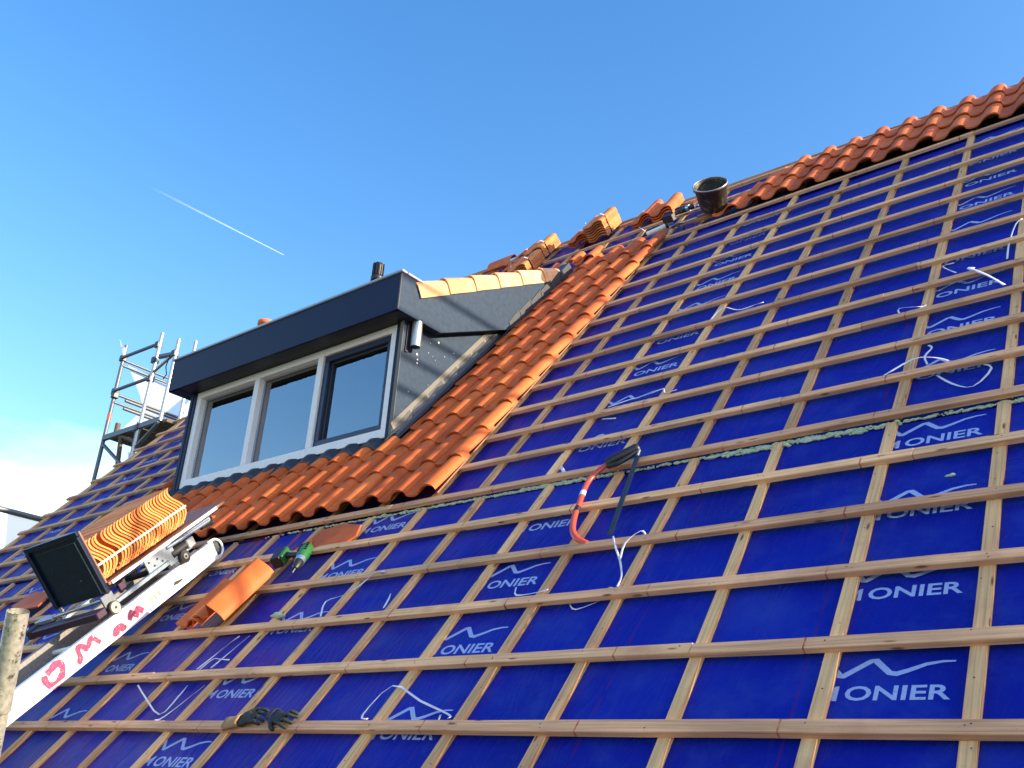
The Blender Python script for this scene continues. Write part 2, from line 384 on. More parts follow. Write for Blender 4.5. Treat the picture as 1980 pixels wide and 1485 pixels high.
# ---------------------------------------------------------------- mesh helpers
class MB:
    def __init__(s): s.v = []; s.f = []; s.sm = []
    def add(s, vs, fs, smooth=False):
        o = len(s.v); s.v += [tuple(p) for p in vs]
        for f in fs: s.f.append(tuple(i + o for i in f)); s.sm.append(smooth)
        return s
    def box(s, lo, hi, T=None):
        x0, y0, z0 = lo; x1, y1, z1 = hi
        vs = [Vector(p) for p in ((x0, y0, z0), (x1, y0, z0), (x1, y1, z0), (x0, y1, z0), (x0, y0, z1), (x1, y0, z1), (x1, y1, z1), (x0, y1, z1))]
        if T is not None: vs = [T @ p for p in vs]
        return s.add(vs, [(0, 3, 2, 1), (4, 5, 6, 7), (0, 1, 5, 4), (1, 2, 6, 5), (2, 3, 7, 6), (3, 0, 4, 7)])
    def tube(s, pts, r, n=10, cap=True, smooth=True, flat=1.0):
        pts = [Vector(p) for p in pts]; rs = r if isinstance(r, (list, tuple)) else [r] * len(pts)
        rings = []; up = None
        for i, p in enumerate(pts):
            t = (pts[min(i + 1, len(pts) - 1)] - pts[max(i - 1, 0)]).normalized()
            if up is None:
                up = Vector((0, 0, 1)) if abs(t.z) < 0.9 else Vector((1, 0, 0))
            a = t.cross(up).normalized(); b = a.cross(t).normalized(); up = b
            rings.append([p + a * math.cos(k * 2 * math.pi / n) * rs[i] + b * math.sin(k * 2 * math.pi / n) * rs[i] * flat for k in range(n)])
        vs = [q for rg in rings for q in rg]; fs = []
        for i in range(len(pts) - 1):
            for k in range(n):
                fs.append((i * n + k, i * n + (k + 1) % n, (i + 1) * n + (k + 1) % n, (i + 1) * n + k))
        s.add(vs, fs, smooth)
        if cap:
            s.add(rings[0], [tuple(range(n))]); s.add(rings[-1], [tuple(range(n))[::-1]])
        return s
    def prism(s, poly, vec, T=None):
        n = len(poly); vs = [Vector(p) for p in poly]; vec = Vector(vec)
        vs = vs + [p + vec for p in vs]
        if T is not None: vs = [T @ p for p in vs]
        return s.add(vs, [tuple(range(n))[::-1], tuple(range(n, 2 * n))] + [(i, (i + 1) % n, n + (i + 1) % n, n + i) for i in range(n)])
    def lathe(s, prof, c=(0, 0, 0), n=24, T=None, smooth=True):
        vs = []; fs = []
        for r_, z in prof:
            for k in range(n):
                a = 2 * math.pi * k / n; vs.append(Vector((c[0] + r_ * math.cos(a), c[1] + r_ * math.sin(a), c[2] + z)))
        for i in range(len(prof) - 1):
            for k in range(n): fs.append((i * n + k, i * n + (k + 1) % n, (i + 1) * n + (k + 1) % n, (i + 1) * n + k))
        if T is not None: vs = [T @ p for p in vs]
        return s.add(vs, fs, smooth)
    def mesh(s, name, mat):
        me = bpy.data.meshes.new(name); me.from_pydata(s.v, [], s.f)
        me.polygons.foreach_set('use_smooth', s.sm); me.materials.append(mat)
        bm_ = bmesh.new(); bm_.from_mesh(me); bmesh.ops.recalc_face_normals(bm_, faces=bm_.faces); bm_.to_mesh(me); bm_.free()
        me.update(); return me
    def build(s, name, mat, parent=None, bevel=0.0, seg=1):
        o = bpy.data.objects.new(name, s.mesh(name, mat)); COL.objects.link(o)
        if parent is not None: o.parent = parent
        if bevel:
            bv = o.modifiers.new('bevel', 'BEVEL'); bv.width = bevel; bv.segments = seg; bv.limit_method = 'ANGLE'; bv.angle_limit = R(40)
        return o

def tag(o, label=None, cat=None, group=None, kind=None):
    if label: o['label'] = label
    if cat: o['category'] = cat
    if group: o['group'] = group
    if kind: o['kind'] = kind
    return o
def empty(name, loc=(0, 0, 0), mat=None, label=None, cat=None, group=None):
    o = bpy.data.objects.new(name, None); COL.objects.link(o); o.empty_display_size = 0.2
    if mat is not None: o.matrix_world = mat
    else: o.location = loc
    return tag(o, label, cat, group)
def inst(name, mesh, parent, mat=None):
    o = bpy.data.objects.new(name, mesh); COL.objects.link(o)
    if parent is not None: o.parent = parent
    if mat is not None: o.matrix_local = mat
    return o

TH = R(50)
ROOF = Matrix.Rotation(TH, 4, 'X')          # local (u, v, n) -> world
def RL(u, v, n=0): return ROOF @ Vector((u, v, n))
def roof_frame(u, v, n, spin=0.0, tilt=None):
    Mx = ROOF @ Matrix.Translation((u, v, n)) @ Matrix.Rotation(spin, 4, 'Z')
    return Mx @ tilt if tilt is not None else Mx
def basis(o, x, y, z):
    x, y, z = Vector(x), Vector(y), Vector(z)
    Mx = Matrix((x, y, z)).transposed().to_4x4(); Mx.translation = Vector(o); return Mx

# ---------------------------------------------------------------- ground
g = MB().box((-4000, -4000, -6.3), (4000, 4000, -6.0)).build('ground', M['grass']); tag(g, kind='structure')

# ---------------------------------------------------------------- house with its roof
VE = [-0.016, 0.331, 0.684, 1.035, 1.383, 1.733, 2.072, 2.411, 2.75, 3.079, 3.418, 3.763, 4.11, 4.461, 4.819, 5.185, 5.556, 5.932, 6.285, 6.63]
VLOW = [-0.365, -0.715, -1.06]
XL, XR = -9.86, 3.0
house = empty('house', mat=ROOF.copy(), label='house under re-roofing with blue underlay, wooden battens and new orange pantiles', cat='house')
def vr(u): return 6.93 - 0.062 * max(u, -7.0) if u < 1 else 6.86     # ridge height along the roof
# blue panels: lower and upper, with a seam at v = 1.68
sh = MB()
def sheet_panel(mb, u0, u1, v0, v1, n):
    NU, NV = 40, 8
    vs = []; fs = []
    for j in range(NV + 1):
        for i in range(NU + 1):
            u = u0 + (u1 - u0) * i / NU; vv = v0 + ((v1 if v1 < 6 else vr(u) - 0.02) - v0) * j / NV
            vs.append((u, vv, n))
    for j in range(NV):
        for i in range(NU):
            a = j * (NU + 1) + i; fs.append((a, a + 1, a + NU + 2, a + NU + 1))
    mb.add(vs, fs)
lo = MB(); lo.box((XL, -1.35, -0.08), (XR, 1.665, 0.0)); lo.build('underlay_panel', M['sheet'], house)
up = MB(); up.box((XL, 1.695, -0.08), (-6.80, 7.2, 0.0)); up.box((-6.80, 1.695, -0.08), (-4.15, 2.75, 0.0)); up.box((-4.15, 1.695, -0.08), (XR, 6.86, 0.0))
up.prism([(-4.15, 6.86, -0.08), (XR, 6.86, -0.08), (1.0, 6.862, -0.08), (-4.15, 7.16, -0.08)], (0, 0, 0.079))
up.prism([(-6.8, 5.6, -0.08), (-4.15, 5.6, -0.08), (-4.15, 7.16, -0.08), (-6.8, 7.32, -0.08)], (0, 0, 0.079))
up.build('underlay_panel', M['sheet'], house)

# counter battens
CU_L = [1.35, 0.90, 0.45, 0.0, -0.429, -0.927, -1.348, -1.761, -2.195, -2.675, -3.111, -3.56, -4.01, -4.46, -4.905, -5.38, -5.85, -6.32, -6.80, -7.22, -7.75, -8.18, -8.69, -9.21, -9.80]
CU_U = [1.35, 0.90, 0.45, 0.0, -0.422, -0.913, -1.385, -1.822, -2.265, -2.740, -3.111, -3.56, -4.01, -4.46, -4.905, -5.38, -5.85, -6.32, -6.80, -7.22, -7.75, -8.22, -8.71, -9.23, -9.80]
SL_L = [0, 0, 0, .0011, -.0038, -.0157, .0008, .0033, -.0003, .0018] + [0] * 15
SL_U = [0, 0, 0, .0036, 0, .0031, .0024, .0034, .0017, -.0025] + [0] * 15
def plank(mb, a, b, w, n0, n1, wob=0.0015, segs=6, chips=0):
    # board from a(u,v) to b(u,v), width w across, with slightly uneven edges
    bow = random.uniform(-.003, .003); ph = random.uniform(0, 6)
    a = Vector((a[0], a[1])); b = Vector((b[0], b[1])); t = (b - a); L = t.length; t.normalize(); s_ = Vector((-t.y, t.x))
    rings = []
    for i in range(segs + 1):
        p = a + t * L * i / segs + s_ * bow * math.sin(ph + i * .9)
        j = lambda: random.uniform(-wob, wob)
        w0 = -w / 2 + j(); w1 = w / 2 + j(); dn = j() * 0.6
        c = 0.0022
        def P(wd, n): q = p + s_ * wd; return (q.x, q.y, n)
        rings.append([P(w0, n0), P(w0, n1 - c + dn), P(w0 + c, n1 + dn), P(w1 - c, n1 + dn), P(w1, n1 - c + dn), P(w1, n0)])
    vs = [q for r_ in rings for q in r_]; fs = []
    for i in range(segs):
        for k in range(6): fs.append((i * 6 + k, i * 6 + (k + 1) % 6, (i + 1) * 6 + (k + 1) % 6, (i + 1) * 6 + k))
    fs.append(tuple(range(6))); fs.append(tuple(range(segs * 6, segs * 6 + 6))[::-1])
    mb.add(vs, fs); return mb
for i, u in enumerate(CU_L):
    sl = SL_L[i]
    plank(MB(), (u - sl * 5.8, -1.33), (u, 1.66), 0.044 + random.uniform(-.002, .003), 0.001, 0.0225, segs=10).build('counter_batten', M['counter'], house)
for i, u in enumerate(CU_U):
    sl = SL_U[i]; top = vr(u) - 0.05
    if -6.9 < u < -4.05:
        plank(MB(), (u, 1.70), (u, 2.70), 0.044, 0.001, 0.0225, segs=4).build('counter_batten', M['counter'], house)
        plank(MB(), (u, 5.75), (u, top), 0.044, 0.001, 0.0225, segs=4).build('counter_batten', M['counter'], house)
    else:
        plank(MB(), (u, 1.705), (u + sl * 5.2 / 1, top), 0.044 + random.uniform(-.002, .003), 0.001, 0.0225, segs=14).build('counter_batten', M['counter'], house)
# tile battens
def batten(u0, u1, ve, w=0.050):
    plank(MB(), (u0, ve - w / 2 + random.uniform(-.002, .002)), (u1, ve - w / 2 + random.uniform(-.002, .002)), w, 0.0228, 0.0455, wob=0.0018, segs=max(4, int((u1 - u0) * 3))).build('batten', M['batten'], house)
splices = {0: [-3.62, 0.4], 1: [-4.16, -0.9], 2: [-5.3, -1.9], 3: [-6.7, -2.4], 4: [-5.0, -0.3], 5: [-3.4], 6: [-1.0], 7: [-2.3, .3]}
for j, ve in list(enumerate(VE)) + [(-1 - k, v) for k, v in enumerate(VLOW)]:
    l = XL - 0.05 - random.uniform(0, .05)
    rng = [(l, XR)]
    if 2.7 < ve < 5.75: rng = [(l, -6.90), (-4.06, XR)]
    for a, b in rng:
        cuts = [c for c in splices.get(j, [random.uniform(-8, -7.2), random.uniform(-2.6, -0.3)]) if a + .5 < c < b - .5]
        xs = [a] + sorted(cuts) + [b]
        for p, q in zip(xs[:-1], xs[1:]): batten(p + 0.0015, q - 0.0015, ve, 0.050 + random.uniform(-.002, .002))

# ridge: batten, boards, back slope and gables
rb = MB(); plank(rb, (XL, vr(XL) - 0.01), (1.0, vr(1.0) - 0.01), 0.05, 0.0228, 0.0455, segs=30); rb.build('ridge_batten', M['batten'], house)
T = ROOF.inverted()
def Wd(p): return T @ Vector(p)
def rp(u, up_=0.0, back=0.0):
    p = ROOF @ Vector((u, vr(u), 0.0)); return T @ (p + Vector((0, back, up_)))
rbm = MB()
for (u0, u1) in ((-9.86, -6.2), (-6.198, -2.3), (-2.298, 1.0), (1.002, 3.0)):
    q = [rp(u0, -.02, .02), rp(u0, .085, .02), rp(u0, .085, .055), rp(u0, -.02, .055), rp(u1, -.02, .02), rp(u1, .085, .02), rp(u1, .085, .055), rp(u1, -.02, .055)]
    MB().add(q, [(0, 1, 2, 3), (7, 6, 5, 4), (0, 4, 5, 1), (1, 5, 6, 2), (2, 6, 7, 3), (3, 7, 4, 0)]).build('ridge_board', M['wood_end'], house)
pk = ROOF @ Vector((0, 6.86, 0))
ev = ROOF @ Vector((0, -1.35, 0))
bk = MB()
q = [Wd((XL, pk.y + .08, pk.z - .06)), Wd((XR, pk.y + .08, pk.z - .06)), Wd((XR, 2 * pk.y - ev.y, ev.z)), Wd((XL, 2 * pk.y - ev.y, ev.z))]
bk.add(q + [p + Wd((0, 0, -.1)) for p in q], [(0, 1, 2, 3), (7, 6, 5, 4), (0, 4, 5, 1), (1, 5, 6, 2), (2, 6, 7, 3), (3, 7, 4, 0)])
bk.build('back_roof_slope', M['tile'], house)
wl = MB()
y0 = ev.y + .35; y1 = 2 * pk.y - ev.y - .35; z0 = -6.0
poly = [(0, y0, z0), (0, y1, z0), (0, y1, ev.z + .25), (0, pk.y, pk.z - .25), (0, y0, ev.z + .25)]
for xx in (XL + .05, XR - .35):
    wl.prism([Wd((xx, p[1], p[2])) for p in poly], Wd((.3, 0, 0)))
lo_ = [Wd((XL + .36, y0 + .3, z0)), Wd((XR - .36, y0 + .3, z0)), Wd((XR - .36, y0 + .3, ev.z + .3)), Wd((XL + .36, y0 + .3, ev.z + .3))]
wl.prism(lo_, Wd((0, -.28, 0)))
wl.build('brick_wall', M['brick'], house)
# verge board on the far gable
MB().box((XL - .03, -1.35, -.16), (XL - .002, 7.2, 0.018)).build('verge_board', M['counter'], house)

# seam foam
def blob_line(mb, u0, u1, v0, amp, rad):
    u = u0
    while u < u1:
        r_ = rad * random.uniform(0.35, 1.5)
        dens = 0.5 + 0.5 * math.sin(u * 3.1) * math.sin(u * 1.3 + 1)
        v = v0 + random.uniform(-amp, amp) * 0.6
        if random.random() < 0.45 + 0.55 * dens:
            n = 7; c = Vector((u, v, 0.004 + r_ * .3)); vs = []
            sx, sy, sz = r_ * random.uniform(.8, 2.2), r_ * random.uniform(.5, 1.0), r_ * random.uniform(.5, .9)
            for lat in (-0.9, -0.3, 0.4, 0.95):
                for k in range(n):
                    a = 2 * math.pi * k / n + lat; rr = math.sqrt(max(0, 1 - lat * lat)) * random.uniform(.75, 1.2)
                    vs.append(c + Vector((math.cos(a) * rr * sx, math.sin(a) * rr * sy, lat * sz)))
            fs = [(i * n + k, i * n + (k + 1) % n, (i + 1) * n + (k + 1) % n, (i + 1) * n + k) for i in range(3) for k in range(n)]
            fs += [tuple(range(n))[::-1], tuple(range(3 * n, 4 * n))]
            mb.add(vs, fs, True)
        u += r_ * random.uniform(.6, 1.3)
fm = MB(); blob_line(fm, -4.6, 2.0, 1.676, 0.012, 0.0065); blob_line(fm, -3.2, 1.0, 1.678, 0.016, 0.008)
blob_line(fm, -1.3, -0.4, 1.668, 0.022, 0.011); blob_line(fm, -1.2, -0.5, 1.660, 0.026, 0.009); blob_line(fm, -2.4, -1.9, 1.682, 0.016, 0.011); blob_line(fm, -3.6, -3.1, 1.675, 0.02, 0.009)
tag(fm.build('seam_foam', M['foam'], house), kind='stuff')

# printed logos on the foil
def stroke(mb, pts, ws, n):
    P = [Vector(p) for p in pts]; L = []; Rr = []
    for i, p in enumerate(P):
        t = (P[min(i + 1, len(P) - 1)] - P[max(i - 1, 0)]).normalized(); s_ = Vector((-t.y, t.x))
        if 0 < i < len(P) - 1:
            t1 = (P[i] - P[i - 1]).normalized(); t2 = (P[i + 1] - P[i]).normalized()
            k = 1 / max(0.45, math.sqrt(max(0.0, (1 + t1.dot(t2)) / 2)))
        else: k = 1
        L.append(p + s_ * ws[i] / 2 * k); Rr.append(p - s_ * ws[i] / 2 * k)
    vs = [(p.x, p.y, n) for p in L] + [(p.x, p.y, n) for p in Rr]; m_ = len(P)
    mb.add(vs, [(i, i + 1, m_ + i + 1, m_ + i) for i in range(m_ - 1)])
def text_mesh(txt, size_x, size_y, bold=0.02):
    cu = bpy.data.curves.new('txt', 'FONT'); cu.body = txt; cu.offset = bold; cu.resolution_u = 3
    o = bpy.data.objects.new('txt', cu); COL.objects.link(o)
    dg = bpy.context.evaluated_depsgraph_get(); dg.update()
    me = bpy.data.meshes.new_from_object(o.evaluated_get(dg))
    vs = [v.co.copy() for v in me.vertices]; fs = [tuple(p.vertices) for p in me.polygons]
    bpy.data.objects.remove(o); bpy.data.meshes.remove(me)
    x0 = min(v.x for v in vs); x1 = max(v.x for v in vs); y0 = min(v.y for v in vs); y1 = max(v.y for v in vs)
    return [((v.x - x1) / (x1 - x0) * size_x, (v.y - y0) / (y1 - y0) * size_y) for v in vs], fs
tv, tf = text_mesh('ONIER', 0.292, 0.058)
lg = MB(); lg.add([(x, y, 0.0) for x, y in tv], tf)
tv, tf = text_mesh('M', 0.062, 0.058)
lg.add([(x - 0.3125, y, 0.0) for x, y in tv], tf)
stroke(lg, [(-.385, .168), (-.35, .142), (-.318, .100), (-.31, .099), (-.235, .160), (-.222, .162), (-.175, .108), (-.155, .104), (-.12, .118), (-.075, .140), (-.03, .149), (0.003, .149)],
       [.014, .017, .018, .018, .018, .018, .018, .018, .016, .013, .009, .006], 0.0)
logo = lg.mesh('logo_print', M['print'])
tv, tf = text_mesh('ONIER', 0.318, 0.058)
lg2 = MB(); lg2.add([(x, y, 0.0) for x, y in tv], tf)
stroke(lg2, [(-.36, .142), (-.318, .100), (-.31, .099), (-.235, .160), (-.222, .162), (-.175, .108), (-.155, .104), (-.12, .118), (-.075, .140), (-.03, .149), (0.003, .149)],
       [.017, .018, .018, .018, .018, .018, .018, .016, .013, .009, .006], 0.0)
logo2 = lg2.mesh('logo_print', M['print'])
cols = [(-0.07, [.097, .542, .987, 1.475], 2.04), (-1.853, [-.073, .394, .824, 1.266], 2.01), (-3.18, [-.25, .17, .63, 1.08, 1.515], 2.10), (-4.555, [-.05, .41, .857, 1.30], 2.05),
        (-6.05, [-.2, .25, .70, 1.15, 1.58], 2.0), (-7.42, [-.05, .42, .86, 1.38], 1.85), (-8.87, [.15, .6, 1.05, 1.47], 1.72), (1.28, [.1, .55, 1.0, 1.4], 2.0)]
for uu, lows, up0 in cols:
    hs = lows + [up0 + .445 * k for k in range(11) if up0 + .445 * k + .2 < 6.9]
    for v in hs:
        if v > 2.5 and -6.9 < uu < -4.2: continue
        if v > 1.5 and v < 1.68 and v + .2 > 1.665 and v + 0.17 > 1.664: pass
        inst('logo_print', logo if v < 1.6 else logo2, house, Matrix.Translation((uu + random.uniform(-.004, .004) - (.03 if v > 1.6 and uu < -1 else 0), v, 0.0012)))

# ---------------------------------------------------------------- pantiles
PROF = [(-.205, .018), (-.196, .010), (-.176, .003), (-.150, .000), (-.124, .003), (-.104, .012), (-.088, .025), (-.073, .038), (-.056, .048), (-.036, .054), (-.014, .056), (.008, .053), (.024, .045), (.034, .033), (.038, .018)]
def tile_mesh(name, length=0.41, mat='tile', n_tail=0.070, n_head=0.048, th=0.012, nib=False, zs=1.0):
    mb = MB(); segs = 2; K = len(PROF)
    def pt(i, v, low):
        x, z = PROF[i]; z *= zs; t = v / 0.41
        return Vector((x, v, n_tail + (n_head - n_tail) * t + z - (th if low else 0)))
    vv = [0, length * .5, length]
    top = [pt(i, v, False) for v in vv for i in range(K)]; bot = [pt(i, v, True) for v in vv for i in range(K)]
    fs = [(r_ * K + i, r_ * K + i + 1, (r_ + 1) * K + i + 1, (r_ + 1) * K + i) for r_ in range(segs) for i in range(K - 1)]
    mb.add(top, fs, True); mb.add(bot, [f[::-1] for f in fs], True)
    for r_ in (0, segs):
        a = [top[r_ * K + i] for i in range(K)]; b = [bot[r_ * K + i] for i in range(K)]
        mb.add(a + b, [(i, i + 1, K + i + 1, K + i) for i in range(K - 1)])
    for i in (0, K - 1):
        a = [top[r_ * K + i] for r_ in range(3)]; b = [bot[r_ * K + i] for r_ in range(3)]
        mb.add(a + b, [(r_, r_ + 1, 3 + r_ + 1, 3 + r_) for r_ in range(2)])
    if nib:
        for xx, zz in ((.098, .028), (.112, -.006)):
            mb.box((xx - .006, .004, n_tail + zz - .012), (xx + .010, .035, n_tail + zz + .006))
    me = bpy.data.meshes.new(name); me.from_pydata([tuple(v) for v in mb.v], [], mb.f)
    me.polygons.foreach_set('use_smooth', mb.sm); me.materials.append(M[mat]); me.update()
    bm_ = bmesh.new(); bm_.from_mesh(me); bmesh.ops.recalc_face_normals(bm_, faces=bm_.faces); bm_.to_mesh(me); bm_.free()
    return me
T_FULL = tile_mesh('roof_tile'); T_SHORT = tile_mesh('roof_tile_cut', 0.26); T_CUT = tile_mesh('roof_tile_sill_cut', 0.205)
PITCH = 0.2355
def lay(u, v, mesh=T_FULL, jit=1.0):
    Mx = Matrix.Translation((u + random.uniform(-.003, .003) * jit, v + random.uniform(-.004, .004) * jit, random.uniform(0, .003) * jit)) @ Matrix.Rotation(random.uniform(-.006, .006) * jit, 4, 'Z') @ Matrix.Rotation(random.uniform(-.012, .012) * jit, 4, 'Y')
    return inst('roof_tile', mesh, house, Mx)
rows = [VE[5 + k] + 0.018 for k in range(12)]
for k in range(4):
    for r_, v in enumerate(rows): lay(-3.082 - PITCH * k, v)
for k in range(4, 18):
    for r_ in range(3): lay(-3.082 - PITCH * k, rows[r_], T_FULL if r_ < 2 else T_CUT)
for k in range(16, 18):                        # narrow strip left of the dormer
    for r_ in range(3, 9):
        lay(-3.082 - PITCH * k - 0.08, rows[r_])
# rows along the ridge
for r_, (v, kmin) in enumerate(((VE[17] + .012, 0), (VE[18] + .010, 1), (VE[19] + .005, 2))):
    k = kmin
    while True:
        u = -2.366 + PITCH * k
        if u > 2.2: break
        lay(u, v - .010 * max(0, -u) * 0 , T_FULL if r_ < 2 else T_SHORT); k += 1
# edge strip under the outermost column
MB().box((-3.060, 1.76, .0458), (-3.048, 5.93, .056)).build('edge_strip', M['ply'], house)
# cut valley tiles beside the top of the dormer
for (u, v, s_, t_) in ((-4.02, 5.46, .10, .12), (-4.20, 5.78, .3, .35), (-4.02, 5.86, .05, .10), (-3.80, 5.83, 0, .05)):
    inst('cut_tile', T_SHORT, house, Matrix.Translation((u, v, .03)) @ Matrix.Rotation(s_, 4, 'Z') @ Matrix.Rotation(-t_, 4, 'Y'))

# ---------------------------------------------------------------- dormer
YF = 1.6506; YE = 1.478; XF0, XF1 = -6.790, -4.167; XC0, XC1 = -6.868, -4.088; XS0, XS1 = -7.020, -4.001
ZB, ZT = 2.122, 3.050; ZK = 3.362; T30 = math.tan(R(30))
dormer = empty('dormer', (-5.48, YF, ZB), label='dark blue dormer with three-part white window, grey cheek and orange verge tiles', cat='dormer')
DI = Matrix.Translation((5.48, -YF, -ZB))
def dp(mb, name, mat, bevel=0, parent=None):
    mb.v = [tuple(DI @ Vector(p)) for p in mb.v]
    return mb.build(name, mat, dormer if parent is None else parent, bevel)
def yz(pts, x0, x1): return MB().prism([(x0, y, z) for y, z in pts], (x1 - x0, 0, 0))
RS = math.tan(TH)
def zr(y, n=.0): return RS * y + n / math.cos(TH)
# cheeks
ck = [(YF - .018, ZB - .10), (YF - .018, ZT + .05), (1.94, ZT + .05), (3.05, 3.05 + T30 * (3.05 - 1.94) + .05), (3.05, zr(3.05) - .05), (1.72, zr(1.72) - .1)]
dp(yz(ck, XC1 - .035, XC1), 'cheek', M['cheek'])
dp(yz(ck, XC0, XC0 + .035), 'cheek', M['cheek'])
# corner posts
dp(MB().box((XF1, YF - .012, ZB - .13), (XC1 - .036, YF + .10, ZT)), 'corner_post', M['navy'])
dp(MB().box((XC1 - .0345, YF - .022, ZB - .12), (XC1 + .002, YF - .0185, ZT)), 'corner_trim', M['tan_strip'])
dp(MB().box((XC0 + .036, YF - .012, ZB - .13), (XF0, YF + .10, ZT)), 'corner_post', M['navy'])
# fascia
sf = [(YE, ZT), (YE, ZK), (1.688, ZK), (1.700, ZT + .195), (3.56, ZT + .195 + T30 * 1.86), (3.56, zr(3.56) - .05), (2.99, zr(2.99) - .02), (1.94, ZT)]
dp(yz(sf, XC1 + .002, XS1), 'side_fascia', M['cheek'])
dp(yz(sf, XS0, XC0 - .002), 'side_fascia', M['cheek'])
dp(MB().box((XS0 + .002, YE - .004, ZT), (XS1 - .002, YE + .02, ZK)), 'front_fascia', M['navy'], .002)
dp(MB().box((XS0 + .03, YE + .022, ZT + .004), (XC1, YF + .1, ZT + .03)), 'soffit', M['soffit'])
dp(MB().box((XS1 - .012, YE - .0045, ZT + .004), (XS1 + .001, YE - .001, ZK - .004)), 'corner_bead', M['tan_strip'])
# roof edge trim
dp(MB().box((XS0 - .012, YE - .018, ZK + .002), (XS1 + .012, YE + .045, ZK + .028)), 'roof_edge_trim', M['zinc'], .006)
dp(MB().box((XS1 - .05, YE + .048, ZK + .002), (XS1 + .012, 1.70, ZK + .028)), 'roof_edge_trim', M['zinc'], .006)
dp(MB().box((XS0 - .012, YE + .048, ZK + .002), (XS0 + .05, 1.70, ZK + .028)), 'roof_edge_trim', M['zinc'], .006)
dp(MB().box((XS0 + .05, YE + .046, ZK - .03), (XS1 - .05, 1.75, ZK - .005)), 'gutter_floor', M['zinc'])
# pitched top of the dormer
rf = yz([(1.70, 3.255), (1.70, 3.285), (3.85, 3.285 + T30 * 2.15), (3.85, 3.255 + T30 * 2.15)], XC0, XC1 - .02)
dp(rf, 'dormer_roof_deck', M['tile'])
# verge tiles
vb = [(1.700, 3.253), (2.016, 3.437), (2.323, 3.613), (2.619, 3.784), (2.920, 3.957), (3.241, 4.140), (3.47, 4.27)]
def verge(y0, z0, y1, z1, last=False):
    mb = MB(); d_ = Vector((0, y1 - y0, z1 - z0)); d_.normalize(); up_ = Vector((0, -d_.z, d_.y)); L = math.hypot(y1 - y0, z1 - z0)
    prof = [(.012, -.008), (.014, .04), (.012, .085), (.0, .112), (-.022, .126), (-.05, .128), (-.08, .115), (-.11, .09), (-.2, .062), (-.27, .075)]
    for (s0, s1, k0, k1) in ((-.02, L + .015, 1.0, .93),):
        for inn in (0, .011):
            pass
        A = []; B = []
        for x, z in prof:
            A.append(Vector((XS1 + x + .004, y0, z0)) + d_ * s0 + up_ * z * 1.06); B.append(Vector((XS1 + x * .9 - .007, y0, z0)) + d_ * s1 + up_ * (z * .93 - .004))
        n = len(prof); mb.add(A + B, [(i, i + 1, n + i + 1, n + i) for i in range(n - 1)], True)
        A2 = [p + Vector((-.011 if i < 4 else 0, 0, 0)) - up_ * (.011 if i >= 3 else 0) for i, p in enumerate(A)]; B2 = [p + Vector((-.011 if i < 4 else 0, 0, 0)) - up_ * (.011 if i >= 3 else 0) for i, p in enumerate(B)]
        mb.add(A2 + B2, [(i, n + i, n + i + 1, i + 1) for i in range(n - 1)], True)
        mb.add(A + A2, [(i, i + 1, n + i + 1, n + i) for i in range(n - 1)]); mb.add(B + B2, [(i, i + 1, n + i + 1, n + i) for i in range(n - 1)])
        mb.add([A[0], B[0], B2[0], A2[0]], [(0, 1, 2, 3)])
    return mb
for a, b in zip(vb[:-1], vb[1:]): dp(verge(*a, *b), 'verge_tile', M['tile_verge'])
# window: frame bars, mullions, sash, panes
G0, G1 = ZB + .074, ZT - .062
win = MB(); win.box((XF0, YF, ZB), (XF1, YF + .09, G0)); fr_ = dp(win, 'window_frame', M['frame_white'], .002)
def fpart(mb, name, mat, bevel=.002):
    mb.v = [tuple(DI @ Vector(p)) for p in mb.v]; return mb.build(name, mat, fr_, bevel)
fpart(MB().box((XF0, YF, G1), (XF1, YF + .09, ZT)), 'head_rail', M['frame_white'])
for a, b in ((XF0, XF0 + .068), (-5.922, -5.856), (-5.087, -5.021), (XF1 - .068, XF1)):
    fpart(MB().box((a, YF + .0005, G0 + .0005), (b, YF + .0895, G1 - .0005)), 'mullion', M['frame_white'])
bays = [(XF0 + .068, -5.922), (-5.856, -5.087), (-5.021, XF1 - .068)]
for i, (a, b) in enumerate(bays):
    a += .001; b -= .001
    if i == 2:
        w = .052
        s_ = MB().box((a, YF + .020, G0 + .001), (b, YF + .075, G0 + w)).box((a, YF + .020, G1 - w), (b, YF + .075, G1 - .001)).box((a, YF + .0205, G0 + w), (a + w, YF + .0745, G1 - w)).box((b - w, YF + .0205, G0 + w), (b, YF + .0745, G1 - w))
        fpart(s_, 'opening_sash', M['sash_navy'], .003); a += w; b -= w
        g0, g1 = G0 + w, G1 - w
    else: g0, g1 = G0, G1
    gr = MB(); t = .014
    gr.box((a, YF + .052, g0), (b, YF + .064, g0 + t)).box((a, YF + .052, g1 - t), (b, YF + .064, g1)).box((a, YF + .0525, g0 + t), (a + t, YF + .0635, g1 - t)).box((b - t, YF + .0525, g0 + t), (b, YF + .0635, g1 - t))
    fpart(gr, 'glazing_bead', M['steel_dark'] if i == 2 else M['zinc'], .001)
    fpart(MB().box((a + .002, YF + .065, g0 + .002), (b - .002, YF + .071, g1 - .002)), 'pane', M['glass'], 0)
# room behind the glass
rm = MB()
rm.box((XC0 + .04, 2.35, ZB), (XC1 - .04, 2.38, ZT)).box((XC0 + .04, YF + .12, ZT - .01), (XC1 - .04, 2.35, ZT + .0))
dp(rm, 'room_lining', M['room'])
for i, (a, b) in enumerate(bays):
    fpart(MB().box((a + .02, YF + .115, G0), (b - .02, YF + .118, G1 - (.10 if i < 2 else .16))), 'blind', M['blind'] if i < 2 else M['blind_dark'], 0)
